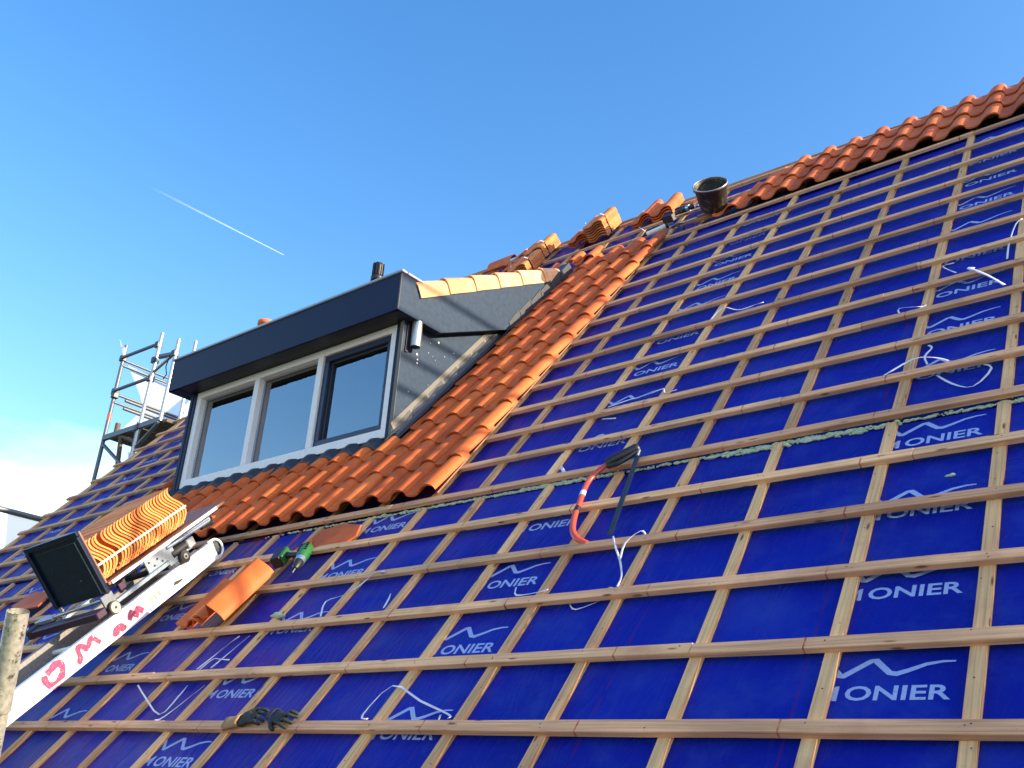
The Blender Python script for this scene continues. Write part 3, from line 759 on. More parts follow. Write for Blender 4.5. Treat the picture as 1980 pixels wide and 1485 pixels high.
# lead apron under the sill following the tiles
ap = MB(); NA = 150; us = [XC0 - .02 + (XC1 + .03 - XC0 + .02) * i / NA for i in range(NA + 1)]
def prof_z(u):
    k = round((u + 3.082) / PITCH); best = 0
    for kk in (k - 1, k, k + 1):
        x = u - (-3.082 + kk * PITCH)
        if PROF[0][0] <= x <= PROF[-1][0]:
            for (x0, z0), (x1, z1) in zip(PROF[:-1], PROF[1:]):
                if x0 <= x <= x1: best = max(best, z0 + (z1 - z0) * (x - x0) / (x1 - x0)); break
    return best
rowsA = []
for (v, k1, off) in ((2.555, 1.0, .0), (2.60, 1.0, .002), (2.66, 1.0, .006), (2.70, 1.0, .012), (2.735, .8, .035)):
    rowsA.append([ROOF @ Vector((u, v + (0.010 * math.sin(u * 26.7) if v < 2.56 else 0), .066 - .02 * ((v - rows[2]) / .41) + prof_z(u) * k1 + .008 + off + .012 * (1 - k1))) for u in us])
vs = [p for r_ in rowsA for p in r_]; n = NA + 1
for p in vs: p.z = min(p.z, ZB + .003)
ap.add(vs, [(j * n + i, j * n + i + 1, (j + 1) * n + i + 1, (j + 1) * n + i) for j in range(4) for i in range(NA)], True)
a_ = dp(ap, 'lead_apron', M['lead']); sm_ = a_.modifiers.new('solid', 'SOLIDIFY'); sm_.thickness = .004
# side lead and the tan strip on the cheek
def rc(v, n, x=XC1): return ROOF @ Vector((x, v, n))
sl_ = MB()
NV = 26
for side in (1,):
    g1_ = []
    for j in range(NV + 1):
        v = 2.62 + (5.70 - 2.62) * j / NV
        wv = .010 * math.sin(j * 2.4) + random.uniform(-.004, .004)
        g1_.append([ROOF @ Vector((x, v, n_)) for x, n_ in ((XC1 + .006, .125 + wv), (XC1 + .008, .09), (XC1 + .020, .068), (XC1 + .05, .070), (XC1 + .085 + wv * .6, .090), (XC1 + .108 + wv, .098))])
    vs = [p for r_ in g1_ for p in r_]
    sl_.add(vs, [(j * 6 + i, j * 6 + i + 1, (j + 1) * 6 + i + 1, (j + 1) * 6 + i) for j in range(NV) for i in range(5)], True)
s_ = dp(sl_, 'side_flashing', M['lead']); q_ = s_.modifiers.new('solid', 'SOLIDIFY'); q_.thickness = .004
st = MB().add([rc(2.70, .10, XC1 + .003), rc(2.72, .185, XC1 + .003), rc(4.25, .185, XC1 + .003), rc(4.30, .10, XC1 + .003)], [(0, 1, 2, 3)])
o_ = dp(st, 'tan_strip', M['tan_strip']); q_ = o_.modifiers.new('solid', 'SOLIDIFY'); q_.thickness = .003; q_.offset = -1
for j in range(7):                              # stepped lead soakers over the tan strip
    v0 = 2.72 + j * .235; 
    mb = MB().prism([rc(v0 + .001, .06, XC1 + .005 + .0006 * (j % 2)), rc(v0 + .03, .146, XC1 + .005 + .0006 * (j % 2)), rc(v0 + .232, .158 - .002 * j, XC1 + .005 + .0006 * (j % 2)), rc(v0 + .234, .06, XC1 + .005 + .0006 * (j % 2))], (.0025, 0, 0))
    dp(mb, 'lead_soaker', M['lead'])
for j in range(6):                              # loose slate-grey pieces at the top of the cheek
    v0 = 4.42 + j * .21
    mb = MB().prism([rc(v0, .07, XC1 + .012), rc(v0 + .03, .145 + .01 * (j % 2), XC1 + .012), rc(v0 + .25, .165, XC1 + .012), rc(v0 + .25, .07, XC1 + .012)], (.08 + .004 * j, 0, 0))
    dp(mb, 'lead_soaker', M['lead'])
# downpipe spout under the corner
pc = Vector((-4.035, 1.722, 0))
dp(MB().tube([(pc.x, pc.y, 2.845), (pc.x, pc.y, 3.052)], .040, 20), 'spout_pipe', M['galv'])
dp(MB().tube([(pc.x, pc.y, 2.8445), (pc.x, pc.y, 2.847)], .036, 20), 'spout_mouth', M['soffit'])
dp(MB().box((XC1 + .001, 1.664, 2.80), (XC1 + .012, 1.69, 3.048)), 'spout_shadow_strip', M['soffit'])  # dark strip standing in for the spout's shadow on the cheek
# mortar splashes on cheek
sp_ = MB()
for (y, z, r_) in ((1.80, 2.83, .010), (1.81, 2.79, .007), (1.81, 2.76, .008), (2.02, 3.02, .011), (1.93, 2.98, .004), (2.1, 2.93, .004), (1.75, 2.5, .004), (2.0, 2.86, .003), (1.92, 2.89, .004), (1.97, 2.88, .003), (1.95, 2.63, .003), (2.2, 3.0, .004)):
    dp(MB().lathe([(0.0001, .002), (r_ * .8, .0015), (r_, 0)], n=7, T=Matrix.Translation((XC1 + .0005, y, z)) @ Matrix.Rotation(R(90), 4, 'Y')), 'mortar_splash', M['label_white'])

# vent pipe and clay pot on the dormer roof
def vp_at(Y, x, z): return (x, Y, z)
vent = empty('vent_pipe', (-5.31, 2.35, 3.56), label='black plastic vent pipe with ribbed cowl rising behind dormer edge', cat='vent pipe')
MB().tube([(0, 0, -.05), (0, 0, .62)], .042, 20).build('pipe', M['black_plastic'], vent)
MB().lathe([(.085, .30), (.088, .36), (.046, .50), (.042, .50)], n=20).build('flashing_cone', M['lead'], vent)
MB().lathe([(.050, .555), (.060, .56), (.060, .60), (.054, .61)], n=24).build('collar', M['black_plastic'], vent)
MB().lathe([(.044, .60), (.046, .72), (.048, .74), (.030, .745), (.0001, .745)], n=24).build('cowl', M['black_plastic'], vent)
fm_ = MB()
for k in range(12):
    a = 2 * math.pi * k / 12
    fm_.box((.044, -.006, .615), (.055, .006, .742), Matrix.Rotation(a, 4, 'Z'))
fm_.build('cowl_ribs', M['black_plastic'], vent)
pot = empty('clay_pot', (-7.1, 2.45, 4.0), label='round orange clay flue pot just showing above dormer roof edge', cat='chimney pot')
MB().lathe([(.075, -.2), (.075, .18), (.09, .185), (.095, .215), (.088, .235), (.07, .235), (.065, .1)], n=26).build('pot', M['tile_edge'], pot)

# ---------------------------------------------------------------- helper meshes for loose tiles
def nested_tile(name, nib=False, length=.41, mat='tile', th=.011, zs=1.0):
    return tile_mesh(name, length, mat, n_tail=0.0, n_head=0.0, th=th, nib=nib, zs=zs)
T_NEST = nested_tile('bundle_tile', mat='tile_edge', th=.0125, zs=.7); T_DARK = nested_tile('bundle_tile_dark', mat='tile', th=.0110)  # T_NEST takes the sunlit colour, T_DARK the darker one for shaded tiles
PROF_KEEP = PROF
PROF = [(-.128, .026), (-.118, .010), (-.100, .0), (-.078, .003), (-.056, .015), (-.034, .034), (-.012, .054), (.010, .070), (.032, .078), (.054, .077), (.074, .066), (.091, .048), (.103, .029), (.112, .012), (.122, .004)]
T_NIB = nested_tile('lift_tile', True, mat='tile_lift', th=.0145)
PROF = PROF_KEEP

# ---------------------------------------------------------------- packs of tiles along the ridge
def pack(u, v, n0, cnt, label, spin=0.0, lean=0.0, strap=True, pitch=.0255):
    t = empty('tile_pack', mat=roof_frame(u, v, n0, spin, Matrix.Rotation(lean, 4, 'Y')), label=label, cat='roof tiles', group='packs of spare roof tiles along the ridge')
    cnt = max(3, cnt - 1)
    for i in range(cnt):
        inst('tile', T_NEST if strap else T_DARK, t, Matrix.Translation((random.uniform(-.003, .003), random.uniform(-.004, .004), .012 + pitch * i)) @ Matrix.Rotation(random.uniform(-.01, .01), 4, 'Z'))
    if strap:
        h = .012 + pitch * cnt
        pts = []
        for v_ in (.10,):
            P_ = [(.041, v_, .0), (.041, v_, h + .02), (.0, v_, h + .047), (-.04, v_, h + .046), (-.205, v_, h + .012), (-.212, v_, .0)]
            mb = MB(); A = [Vector(p) for p in P_]; B = [p + Vector((0, .016, 0)) for p in A]
            mb.add(A + B, [(i, i + 1, 6 + i + 1, 6 + i) for i in range(5)])
            mb.add([p + Vector((0, 0, .001)) for p in A + B], [(i, i + 1, 6 + i + 1, 6 + i) for i in range(5)])
            mb.build('strap', M['strap'], t)
    return t
pack(-4.065, 6.74, .048, 8, 'strapped pack of orange tiles on the ridge, tallest one, right of the two stacked packs')
pack(-4.34, 6.80, .048, 4, 'unlit low pack of tiles leaning against the tall strapped pack on the ridge', strap=False, spin=.04)
pack(-4.90, 6.78, .048, 6, 'strapped pack of tiles near the ridge, behind the front pack by the dormer')
pack(-5.16, 6.86, .048, 4, 'shaded pack of tiles on the ridge, leftmost beside the rear strapped pack', strap=False, spin=-.05)
pack(-4.83, 6.24, .048, 6, 'strapped pack of tiles just above the dormer verge tiles, in front of another pack')
pack(-5.10, 6.36, .048, 4, 'shaded pack of tiles above the dormer verge, left of the strapped front pack', strap=False)
pack(-3.26, 6.66, .048, 4, 'low pack of sunlit tiles on the ridge, nearest to the black bucket', strap=False, spin=.05)
pack(-3.50, 6.68, .048, 3, 'low shaded pack of tiles on the ridge, left of the sunlit one near the bucket', strap=False, lean=-.1)
o = inst('ridge_tile', T_FULL, None, roof_frame(-5.45, 7.10, .03, R(78))); tag(o, 'single dark tile lying along the ridge left of the tile packs', 'roof tile')

# ---------------------------------------------------------------- bucket
bu = RL(-2.60, 6.13, .10); ax = (ROOF.to_3x3() @ Vector((.26, -.12, .93))).normalized()
xax = ax.cross(Vector((0, 1, 0))).normalized(); yax = ax.cross(xax)
bucket = empty('bucket', mat=basis(bu, xax, yax, ax) @ Matrix.Scale(.92, 4), label='black rubber mortar bucket standing on the battens near the ridge', cat='bucket')
MB().lathe([(.0001, 0), (.125, 0), (.130, .01), (.160, .235), (.170, .237), (.172, .250), (.166, .257), (.155, .255), (.149, .235), (.122, .02), (.0001, .015)], n=36).build('shell', M['bucket'], bucket)
MB().tube([(.166 * math.cos(a), .166 * math.sin(a), .257) for a in [2 * math.pi * i / 24 for i in range(25)]], .006, 6).build('rim', M['galv'], bucket)
MB().tube([(.172, 0, .225), (.18, .05, .18), (.184, .0, .13), (.18, -.05, .18), (.172, 0, .225)], .004, 6).build('handle', M['black_plastic'], bucket)
# trestle piece under the bucket
o = MB().box((-2.80, 6.04, .047), (-2.44, 6.08, .075)).box((-2.80, 6.16, .047), (-2.44, 6.20, .075)).build('bucket_support', M['wood_end']); o.matrix_world = ROOF
tag(o, 'short wooden laths under the black bucket', 'wood lath')

# ---------------------------------------------------------------- cordless drills
def drill(name, u, v, n, spin, lean, body, label, s=1.0):
    t = empty(name, mat=roof_frame(u, v, n, spin, Matrix.Rotation(lean, 4, 'Y') @ Matrix.Scale(s, 4)), label=label, cat='cordless drill')
    # local: chuck along -y, grip along -x
    MB().tube([(0, .115, 0), (0, .105, 0), (0, .06, 0), (0, .0, 0), (0, -.02, 0)], [.020, .032, .036, .034, .030], 16).build('motor_housing', M[body], t)
    MB().tube([(0, -.02, 0), (0, -.055, 0)], .029, 18).build('gear_ring', M['steel_bright'], t)
    MB().tube([(0, -.055, 0), (0, -.062, 0), (0, -.10, 0), (0, -.118, 0)], [.024, .024, .022, .012], 14).build('chuck', M['black_plastic'], t)
    MB().tube([(0, -.118, 0), (0, -.16, 0)], .0035, 6).build('drill_bit', M['galv'], t)
    for y in (.03, .05, .07, .09):
        MB().box((-.030, y, .024), (.030, y + .006, .034)).build('vent_rib', M['black_plastic'], t, .001)
    MB().tube([(-.02, .045, 0), (-.06, .055, 0), (-.10, .07, 0), (-.135, .085, 0)], [.019, .017, .018, .024], 12, flat=.8).build('grip', M['black_plastic'], t)
    MB().box((-.045, .018, -.006), (-.026, .032, .006)).build('trigger', M['saw_red'], t, .002)
    MB().box((-.205, .02, -.034), (-.145, .145, .034)).build('battery', M['black_plastic'], t, .006, 2)
    MB().box((-.150, .03, -.030), (-.128, .135, .030)).build('battery_mount', M[body], t, .005, 2)
    return t
drill('drill', -3.735, 1.22, .085, R(22), R(4), 'green', 'green and black cordless drill lying on a batten beside the loose tiles', 1.05)
drill('drill', -3.03, 6.52, .10, R(75), R(0), 'teal', 'dark cordless drill lying near the ridge between tile pack and bucket', 1.0)

# sealant tube next to the upper drill
t = empty('sealant_tube', mat=roof_frame(-3.20, 6.10, .09, R(-68)), label='white sealant tube with black cap lying below the upper drill', cat='sealant tube')
MB().tube([(0, -.09, 0), (0, .10, 0)], .026, 16).build('tube_body', M['frame_white'], t)
MB().tube([(0, .10, 0), (0, .125, 0)], .028, 16).build('end_cap', M['black_plastic'], t)
MB().tube([(0, -.09, 0), (0, -.10, 0), (0, -.17, 0)], [.012, .010, .004], 10).build('nozzle', M['black_plastic'], t)
# claw hammer shape lying there
t = empty('hammer', mat=roof_frame(-2.93, 6.02, .075, R(35)), label='dark hammer lying between the sealant tube and the ridge tiles', cat='hammer')
MB().tube([(0, -.16, 0), (0, .10, 0)], [.013, .010], 10).build('hammer_handle', M['black_plastic'], t)
MB().tube([(-.05, .11, 0), (-.02, .11, 0), (.02, .11, 0), (.07, .12, -.02)], [.014, .011, .012, .004], 10).build('hammer_head', M['steel_dark'], t)

# ---------------------------------------------------------------- bow saw hanging over the battens
saw = empty('bow_saw', mat=ROOF @ Matrix.Translation((-1.70, 1.3, .05)), label='orange red bow saw with black handle lying across the battens', cat='saw')
def sp3(pts, n=6):
    out = []; P_ = [Vector(p) for p in pts]; P_ = [P_[0]] + P_ + [P_[-1]]
    for i in range(1, len(P_) - 2):
        for k in range(n):
            t = k / n; a, b, c, d = P_[i - 1:i + 3]
            out.append(.5 * ((2 * b) + (c - a) * t + (2 * a - 5 * b + 4 * c - d) * t * t + (3 * b - a - 3 * c + d) * t ** 3))
    out.append(P_[-2]); return out
def sq(l): return [(u + 1.70, v - 1.3, n) for u, v, n in l]
fpts = sp3(sq([(-1.775, 1.635, .045), (-1.815, 1.60, .040), (-1.848, 1.53, .034), (-1.845, 1.44, .03), (-1.822, 1.33, .026), (-1.800, 1.22, .022), (-1.765, 1.12, .018), (-1.725, 1.062, .012), (-1.685, 1.040, -.004), (-1.66, 1.030, -.012)]))
MB().tube(fpts, .0155, 12, flat=.8).build('bow_frame', M['saw_red'], saw)
gr = sp3(sq([(-1.79, 1.625, .046), (-1.745, 1.655, .050), (-1.69, 1.695, .050), (-1.645, 1.735, .046)]))
MB().tube(gr, [.027] * (len(gr) - 4) + [.027, .028, .026, .018], 12).build('grip', M['black_plastic'], saw)
kg = sp3(sq([(-1.775, 1.605, .046), (-1.725, 1.610, .046), (-1.675, 1.655, .046), (-1.640, 1.705, .046)]))
MB().tube(kg, .013, 8).build('knuckle_guard', M['black_plastic'], saw)
a = Vector(sq([(-1.632, 1.705, .045)])[0]); b = Vector(sq([(-1.533, 1.036, .012)])[0]); t_ = (b - a).normalized(); w = Vector((.013, .002, 0)); th = Vector((0, 0, .0012))
bl = MB(); bl.add([a - w, a + w, b + w, b - w, a - w + th, a + w + th, b + w + th, b - w + th], [(0, 1, 2, 3), (7, 6, 5, 4), (0, 4, 5, 1), (1, 5, 6, 2), (2, 6, 7, 3), (3, 7, 4, 0)])
L = (b - a).length; nt_ = 60
for i in range(nt_):
    p = a + w * 1.0 + t_ * (L * (i + .1) / nt_); q = a + w + t_ * (L * (i + .9) / nt_); r_ = (p + q) / 2 + Vector((.007, .001, 0))
    bl.add([p, q, r_], [(0, 1, 2)])
bl.build('blade', M['blade'], saw)
MB().tube([a + Vector((0, 0, .0)), a + t_ * .05], .008, 8).build('blade_clamp', M['galv'], saw)
for i0, nm, mt_, r_ in ((19, 'white_label', 'label_white', .0161), (26, 'dark_lettering_band', 'black_plastic', .016)):
    MB().tube(fpts[i0:i0 + 3], r_, 12, flat=.8, cap=False).build(nm, M[mt_], saw)

# ---------------------------------------------------------------- work gloves
def skin_obj(name, chains, mat, parent, sub=2):
    me = bpy.data.meshes.new(name); vs = []; es = []; rs = []
    idx = {}
    for ch in chains:
        prev = None
        for p, r_ in ch:
            key = tuple(round(c, 4) for c in p)
            if key not in idx: idx[key] = len(vs); vs.append(p); rs.append(r_)
            if prev is not None: es.append((prev, idx[key]))
            prev = idx[key]
    me.from_pydata(vs, es, []); o = bpy.data.objects.new(name, me); COL.objects.link(o)
    md = o.modifiers.new('s', 'SKIN'); md.use_smooth_shade = True
    for i, sv in enumerate(me.skin_vertices[0].data):
        r_ = rs[i]; sv.radius = (r_, r_) if not isinstance(r_, tuple) else r_
    me.skin_vertices[0].data[0].use_root = True
    s2 = o.modifiers.new('ss', 'SUBSURF'); s2.levels = sub; s2.render_levels = sub
    dg = bpy.context.evaluated_depsgraph_get(); dg.update()
    m2 = bpy.data.meshes.new_from_object(o.evaluated_get(dg)); m2.materials.clear(); m2.materials.append(mat)
    for p in m2.polygons: p.use_smooth = True
    bpy.data.objects.remove(o); o = bpy.data.objects.new(name, m2); COL.objects.link(o); o.parent = parent
    return o
def glove(u, v, n, spin, label, curl, mirror=1, cuffed=True):
    t = empty('work_glove', mat=roof_frame(u, v, n, spin) @ Matrix.Scale(.86, 4), label=label, cat='glove')
    k = mirror
    ch = [[((.0, .0, .012), (.042, .018)), ((.05, .002 * k, .016), (.046, .020)), ((.095, .004 * k, .018), (.040, .018))]]
    for y, l, c in ((.030, .075, .3), (.010, .085, .8), (-.012, .080, 1.2), (-.032, .062, .6)):
        y *= k; l *= .9
        ch.append([((.095, .004 * k, .018), (.040, .018)), ((.115, y, .020), .011), ((.115 + l * .5, y * 1.3, .026 + .01 * c * curl), .0105), ((.115 + l * .8, y * 1.4 - .01 * c * k, .018), .010), ((.115 + l, y * 1.3 - .016 * c * curl * k, .004), .0085)])
    ch.append([((.05, .002 * k, .016), (.046, .020)), ((.055, .048 * k, .018), .014), ((.085, .068 * k, .016), .012), ((.110, .070 * k, .008), .010)])
    skin_obj('glove_shell', ch, M['glove_dark'], t)
    cuff = MB()
    R_ = []
    for x, ry, rz in ((-.075, .046, .024), (-.05, .042, .021), (-.03, .039, .020), (.0, .040, .021), (.02, .042, .022)) if cuffed else ((-.015, .036, .020), (-.005, .036, .020), (.0, .036, .020), (.01, .036, .020), (.02, .038, .021)):
        R_.append([Vector((x + .004 * math.sin(i * 1.7), math.cos(2 * math.pi * i / 18) * ry, .020 + math.sin(2 * math.pi * i / 18) * rz)) for i in range(18)])
    vs = [p for r_ in R_ for p in r_]
    cuff.add(vs, [(j * 18 + i, j * 18 + (i + 1) % 18, (j + 1) * 18 + (i + 1) % 18, (j + 1) * 18 + i) for j in range(4) for i in range(18)], True)
    c_ = cuff.build('cuff', M['glove_cuff'] if cuffed else M['glove_dark'], t); sd = c_.modifiers.new('s', 'SOLIDIFY'); sd.thickness = .004
    return t
glove(-2.995, -.045, .050, R(14), 'work glove with tan cuff lying on the bottom batten, cuff to the left', 1.0)
glove(-2.80, .000, .045, R(-14), 'dark work glove lying behind the tan cuffed one on the bottom batten', 1.4, -1, False)

# ---------------------------------------------------------------- loose and broken tiles
def loose(name, mesh, u, v, n, spin, roll, pitch_, label, cat='roof tile'):
    o = inst(name, mesh, None, roof_frame(u, v, n, spin, Matrix.Rotation(pitch_, 4, 'X') @ Matrix.Rotation(roll, 4, 'Y'))); tag(o, label, cat); return o
loose('loose_tile', T_DARK, -4.120, .66, .075, R(-3), R(4), 0, 'darker loose tile at the bottom of the small stack beside the green drill')
loose('loose_tile', T_DARK, -4.075, .668, .095, R(-4), R(-12), 0, 'loose tile in the middle of the small stack beside the green drill')
# fragments
def fragment(u, v, n, poly, tilt, label, th=.014):
    mb = MB(); mb.prism([(x, y, .012 * math.sin(x * 25)) for x, y in poly], (0, 0, th))
    o = mb.build('tile_fragment', M['tile'], None, .002); o.matrix_world = roof_frame(u, v, n, 0, tilt); tag(o, label, 'broken tile')
fragment(-3.70, 1.42, .03, [(-.17, -.05), (-.20, .04), (-.15, .12), (.02, .15), (.17, .13), (.20, .03), (.13, -.07)], Matrix.Rotation(.12, 4, 'X'), 'large rounded broken tile piece lying below the tiled field')
fragment(-3.93, 1.40, .035, [(-.10, -.06), (-.09, .02), (-.02, .08), (.06, .05), (.13, -.06)], Matrix.Rotation(-.1, 4, 'Y'), 'small broken tile piece left of the large fragment')
fragment(-7.06, 1.22, .06, [(-.28, -.02), (-.12, .13), (.2, .10), (.32, -.10), (.05, -.12)], Matrix.Rotation(.05, 4, 'X'), 'dull red tile lying behind the scaffold pole at left')
# top loose tile standing on its edge, lit by the sun: smooth side up
PROF_KEEP = PROF
PROF = [(-.235, .030), (-.215, .016), (-.185, .006), (-.155, .006), (-.130, .018), (-.112, .042), (-.100, .070), (-.092, .092), (-.084, .100), (-.066, .093), (-.044, .074), (-.022, .052), (-.008, .034), (.002, .016), (.004, .0)]
lt = nested_tile('loose_tile_lit', mat='tile')
PROF = PROF_KEEP
o = inst('loose_tile', lt, None, roof_frame(-3.865, .665, .105, R(-4), Matrix.Rotation(R(3), 4, 'Y'))); tag(o, 'sunlit orange tile with raised roll on top of the small stack by the green drill', 'roof tile')

# ---------------------------------------------------------------- inclined tile lift
def unit(v): v = Vector(v); return v.normalized()
LO = Vector((-4.566, .014, .768)); LD = unit((-.208, .720, .662)); LA = Vector((.978, .141, .155)); LA = unit(LA - LD * LA.dot(LD)); LM = LA.cross(LD)
LF = basis(LO, LA, LD, LM)     # local x = across, y = up the rail, z = off the rail
def LW(x, y, z): return LF @ Vector((x, y, z))
lift = empty('tile_lift', mat=LF, label='white aluminium roof lift rail with dark steel carriage platform loaded with tiles', cat='lift')
# rails
def rail(x0, x1, name):
    zt, zb = -.183, -.307
    prof = [(-9.0, zb), (-9.0, zt), (.885, zt), (.872, zb)]
    mb = MB(); mb.prism([(x0, y, z) for y, z in prof], (x1 - x0, 0, 0)); r_ = mb.build(name, M['alu'], lift, .004, 2); return r_
rail(-.062, -.018, 'rail'); rail(-.455, -.41, 'rail').data.materials[0] = M['rail_grey']
for x0 in (-.072, -.45):
    cap = sp3([(x0 + .03, .86, -.183), (x0 + .03, .93, -.190), (x0 + .03, .965, -.225), (x0 + .03, .962, -.275), (x0 + .03, .925, -.305), (x0 + .03, .87, -.310)], 4)
    MB().tube(cap, .0085, 8).build('end_cap', M['alu'], lift)
    MB().box((x0 + .012, .874, -.300), (x0 + .022, .950, -.192)).build('rail_end_shade', M['steel_dark'], lift)  # dark plate added for the shade inside the open rail end
for k in range(12):
    y = .70 - .45 * k
    MB().tube([(-.41, y, -.25), (-.0625, y, -.25)], .014, 10).build('rung', M['alu'], lift)
MB().box((-.0645, -9, -.300), (-.0155, .90, -.292)).build('rail_bottom_flange', M['alu'], lift)
# joint seam, slot and lettering on the rail
xf = -.0165
MB().box((xf - .0012, .300, -.3065), (xf + .0005, .306, -.1835)).build('rail_joint', M['zinc'], lift)
def sg(mb, pts, w, x=xf):
    if len(pts) > 3:
        pp = [(p.x, p.y) for p in sp3([(a_, b_, 0) for a_, b_ in pts], 3)]
        w = [w[1] * (.75 + .35 * abs(math.sin(i * .7))) for i in range(len(pp))]; pts = pp
    mb2 = MB(); stroke(mb2, pts, w, 0); n0 = mb2.v; mb.add([(x, p[0], p[1]) for p in n0], mb2.f)
def mark(name, paths, mat):
    mb = MB()
    for i, (pts, w) in enumerate(paths): sg(mb, pts, [w * 1.35 * f for f in ([.8] + [1.1] * (len(pts) - 2) + [.7])], xf + .0006 * (i + 1))
    tag(mb.build(name, M[mat], lift))
mark('painted_letter_d', [([(-.592, -.215), (-.60, -.245), (-.585, -.282), (-.545, -.288), (-.50, -.270), (-.478, -.235), (-.485, -.205), (-.53, -.207), (-.575, -.217)], .026)], 'magenta')
mark('painted_letter_w', [([(-.385, -.283), (-.358, -.255), (-.350, -.212), (-.322, -.207), (-.300, -.238), (-.272, -.226), (-.255, -.208), (-.232, -.212)], .022), ([(-.232, -.215), (-.205, -.262)], .026)], 'magenta')
mark('painted_blob', [([(-.105, -.290), (-.075, -.262), (-.045, -.262), (-.02, -.292)], .03)], 'magenta')
mark('painted_letter_v', [([(.03, -.262), (.065, -.235), (.09, -.262), (.115, -.235), (.145, -.272)], .024)], 'magenta')
mark('stencil_letters', [([(.205, -.212), (.30, -.214)], .006), ([(.20, -.232), (.325, -.232)], .008), ([(.235, -.232), (.232, -.262)], .010), ([(.268, -.232), (.270, -.266)], .010), ([(.305, -.232), (.310, -.262)], .010)], 'brown_paint')
MB().prism([(xf, .425, -.262), (xf, .45, -.246), (xf, .51, -.258), (xf, .525, -.268), (xf, .47, -.272)], (.001, 0, 0)).build('slot', M['rubber'], lift)
# platform plate and end wall
MB().box((-.445, 0, -.018), (.012, 1.115, 0)).build('platform_board', M['ply'], lift, .002)
MB().box((.0125, .02, -.020), (.020, 1.02, -.001)).build('platform_edge_strip', M['alu'], lift)  # white strip standing in for the sunlit edge of the board
MB().box((-.448, -.012, -.060), (-.002, -.0005, .345)).build('end_wall', M['box_navy'], lift, .002)
MB().box((-.440, 0, .001), (-.004, .010, .338)).build('wall_lining', M['ply'], lift)
MB().box((-.452, -.030, .318), (.004, -.0125, .347)).build('wall_top_flange', M['box_navy'], lift, .004, 2)
MB().box((-.024, -.034, -.058), (.004, -.0125, .317)).build('wall_side_flange', M['box_navy'], lift, .006, 2)
MB().box((-.454, -.034, -.058), (-.430, -.0125, .317)).build('wall_side_flange', M['box_navy'], lift, .006, 2)
for (x, z) in ((-.16, .06), (-.24, .13), (-.34, .16), (-.22, .20), (-.30, .07)):
    MB().tube([(x, -.0165, z), (x, -.0122, z)], .006, 10).build('bolt_head', M['steel_dark'] if x != -.16 else M['ply'], lift)
# carriage frame under the platform
MB().box((-.030, -.03, -.138), (-.004, .70, -.112)).build('side_bar', M['steel_bright'], lift, .004)
MB().box((-.440, -.03, -.138), (-.414, .70, -.112)).build('side_bar', M['steel_bright'], lift, .004)
MB().box((-.012, .30, -.108), (-.002, .55, -.022)).build('bracket_plate', M['steel_bright'], lift, .002)
MB().box((-.062, -.0165, -.05), (-.054, -.0122, .29)).build('pressed_rib', M['steel_bright'], lift, .001)  # panel rim; its blue sheen is painted as a bright steel bar
MB().box((-.40, -.0165, .284), (-.063, -.0122, .290)).build('pressed_rib', M['steel_dark'], lift, .001)
MB().box((-.014, .47, -.150), (-.002, .56, -.096)).build('bracket_plate', M['steel_bright'], lift, .002)
for (y, z) in ((.33, -.05), (.36, -.085), (.40, -.06), (.43, -.09)): MB().tube([(-.0018, y, z), (.002, y, z)], .007, 8).build('bolt_head', M['rubber'], lift)
MB().box((-.012, -.085, -.125), (.000, .005, -.050)).build('bracket_plate', M['scaf_dark'], lift, .002)
MB().box((-.020, .62, -.060), (.004, .94, -.030)).build('side_bar', M['steel_bright'], lift, .004)
MB().tube([(.0, .50, -.04), (.0, .92, -.055)], .012, 10).build('hinge_bar', M['steel_bright'], lift)
MB().tube([(-.01, .84, -.062), (-.01, .94, -.075), (-.03, .97, -.055)], .018, 8).build('coupling', M['black_plastic'], lift)
MB().tube([(-.43, .50, -.155), (-.04, .50, -.155)], .020, 12).build('winch_drum', M['rubber'], lift)
MB().tube([(-.03, .52, -.10), (-.03, .68, -.10)], .036, 14).build('winch_motor', M['black_plastic'], lift)
MB().box((-.06, .66, -.13), (.01, .73, -.07)).build('motor_end', M['zinc'], lift, .006)
for (y, z) in ((.585, -.148), (-.045, -.140)):
    for x in (.004, -.475):
        w = empty('wheel', (x, y, z)); w.parent = lift
        MB().tube([(-.016, 0, 0), (.020, 0, 0)], .040, 24).build('tyre', M['rubber'], w)
        MB().tube([(.0205, 0, 0), (.024, 0, 0)], .018 if y > 0 else .033, 20).build('hub', M['hub'], w)
        MB().tube([(.0245, 0, 0), (.0275, 0, 0)], .008, 12).build('axle_end', M['rubber'], w)
# lower cross member hanging beyond the wall
MB().box((-.56, -.16, -.150), (.0, -.085, -.105)).build('cross_member', M['purple'], lift, .006)
MB().box((-.62, -.155, -.155), (-.561, -.06, -.095)).build('buffer_block', M['rubber'], lift, .008)
MB().box((-.60, -.085, -.104), (-.45, -.03, -.080)).build('bright_shoe', M['zinc'], lift, .003)
MB().tube([(-.45, -.055, -.09), (-.02, -.055, -.075)], .010, 8).build('axle', M['galv'], lift)
MB().tube([(-.40, -.03, -.09), (-.40, -.03, -.05)], .012, 8).build('bolt_head', M['galv'], lift)
MB().tube([(-.13, -.04, -.09), (-.12, -.045, -.06)], .016, 8).build('bolt_head', M['galv'], lift)
MB().box((-.008, .05, -.085), (.014, .10, -.040)).build('latch', M['purple'], lift, .004)
# cable from the wheel
MB().tube(sp3([(-.05, .30, -.06), (-.02, .38, -.075), (-.03, .46, -.06)]), .006, 6).build('cable', M['black_plastic'], lift)

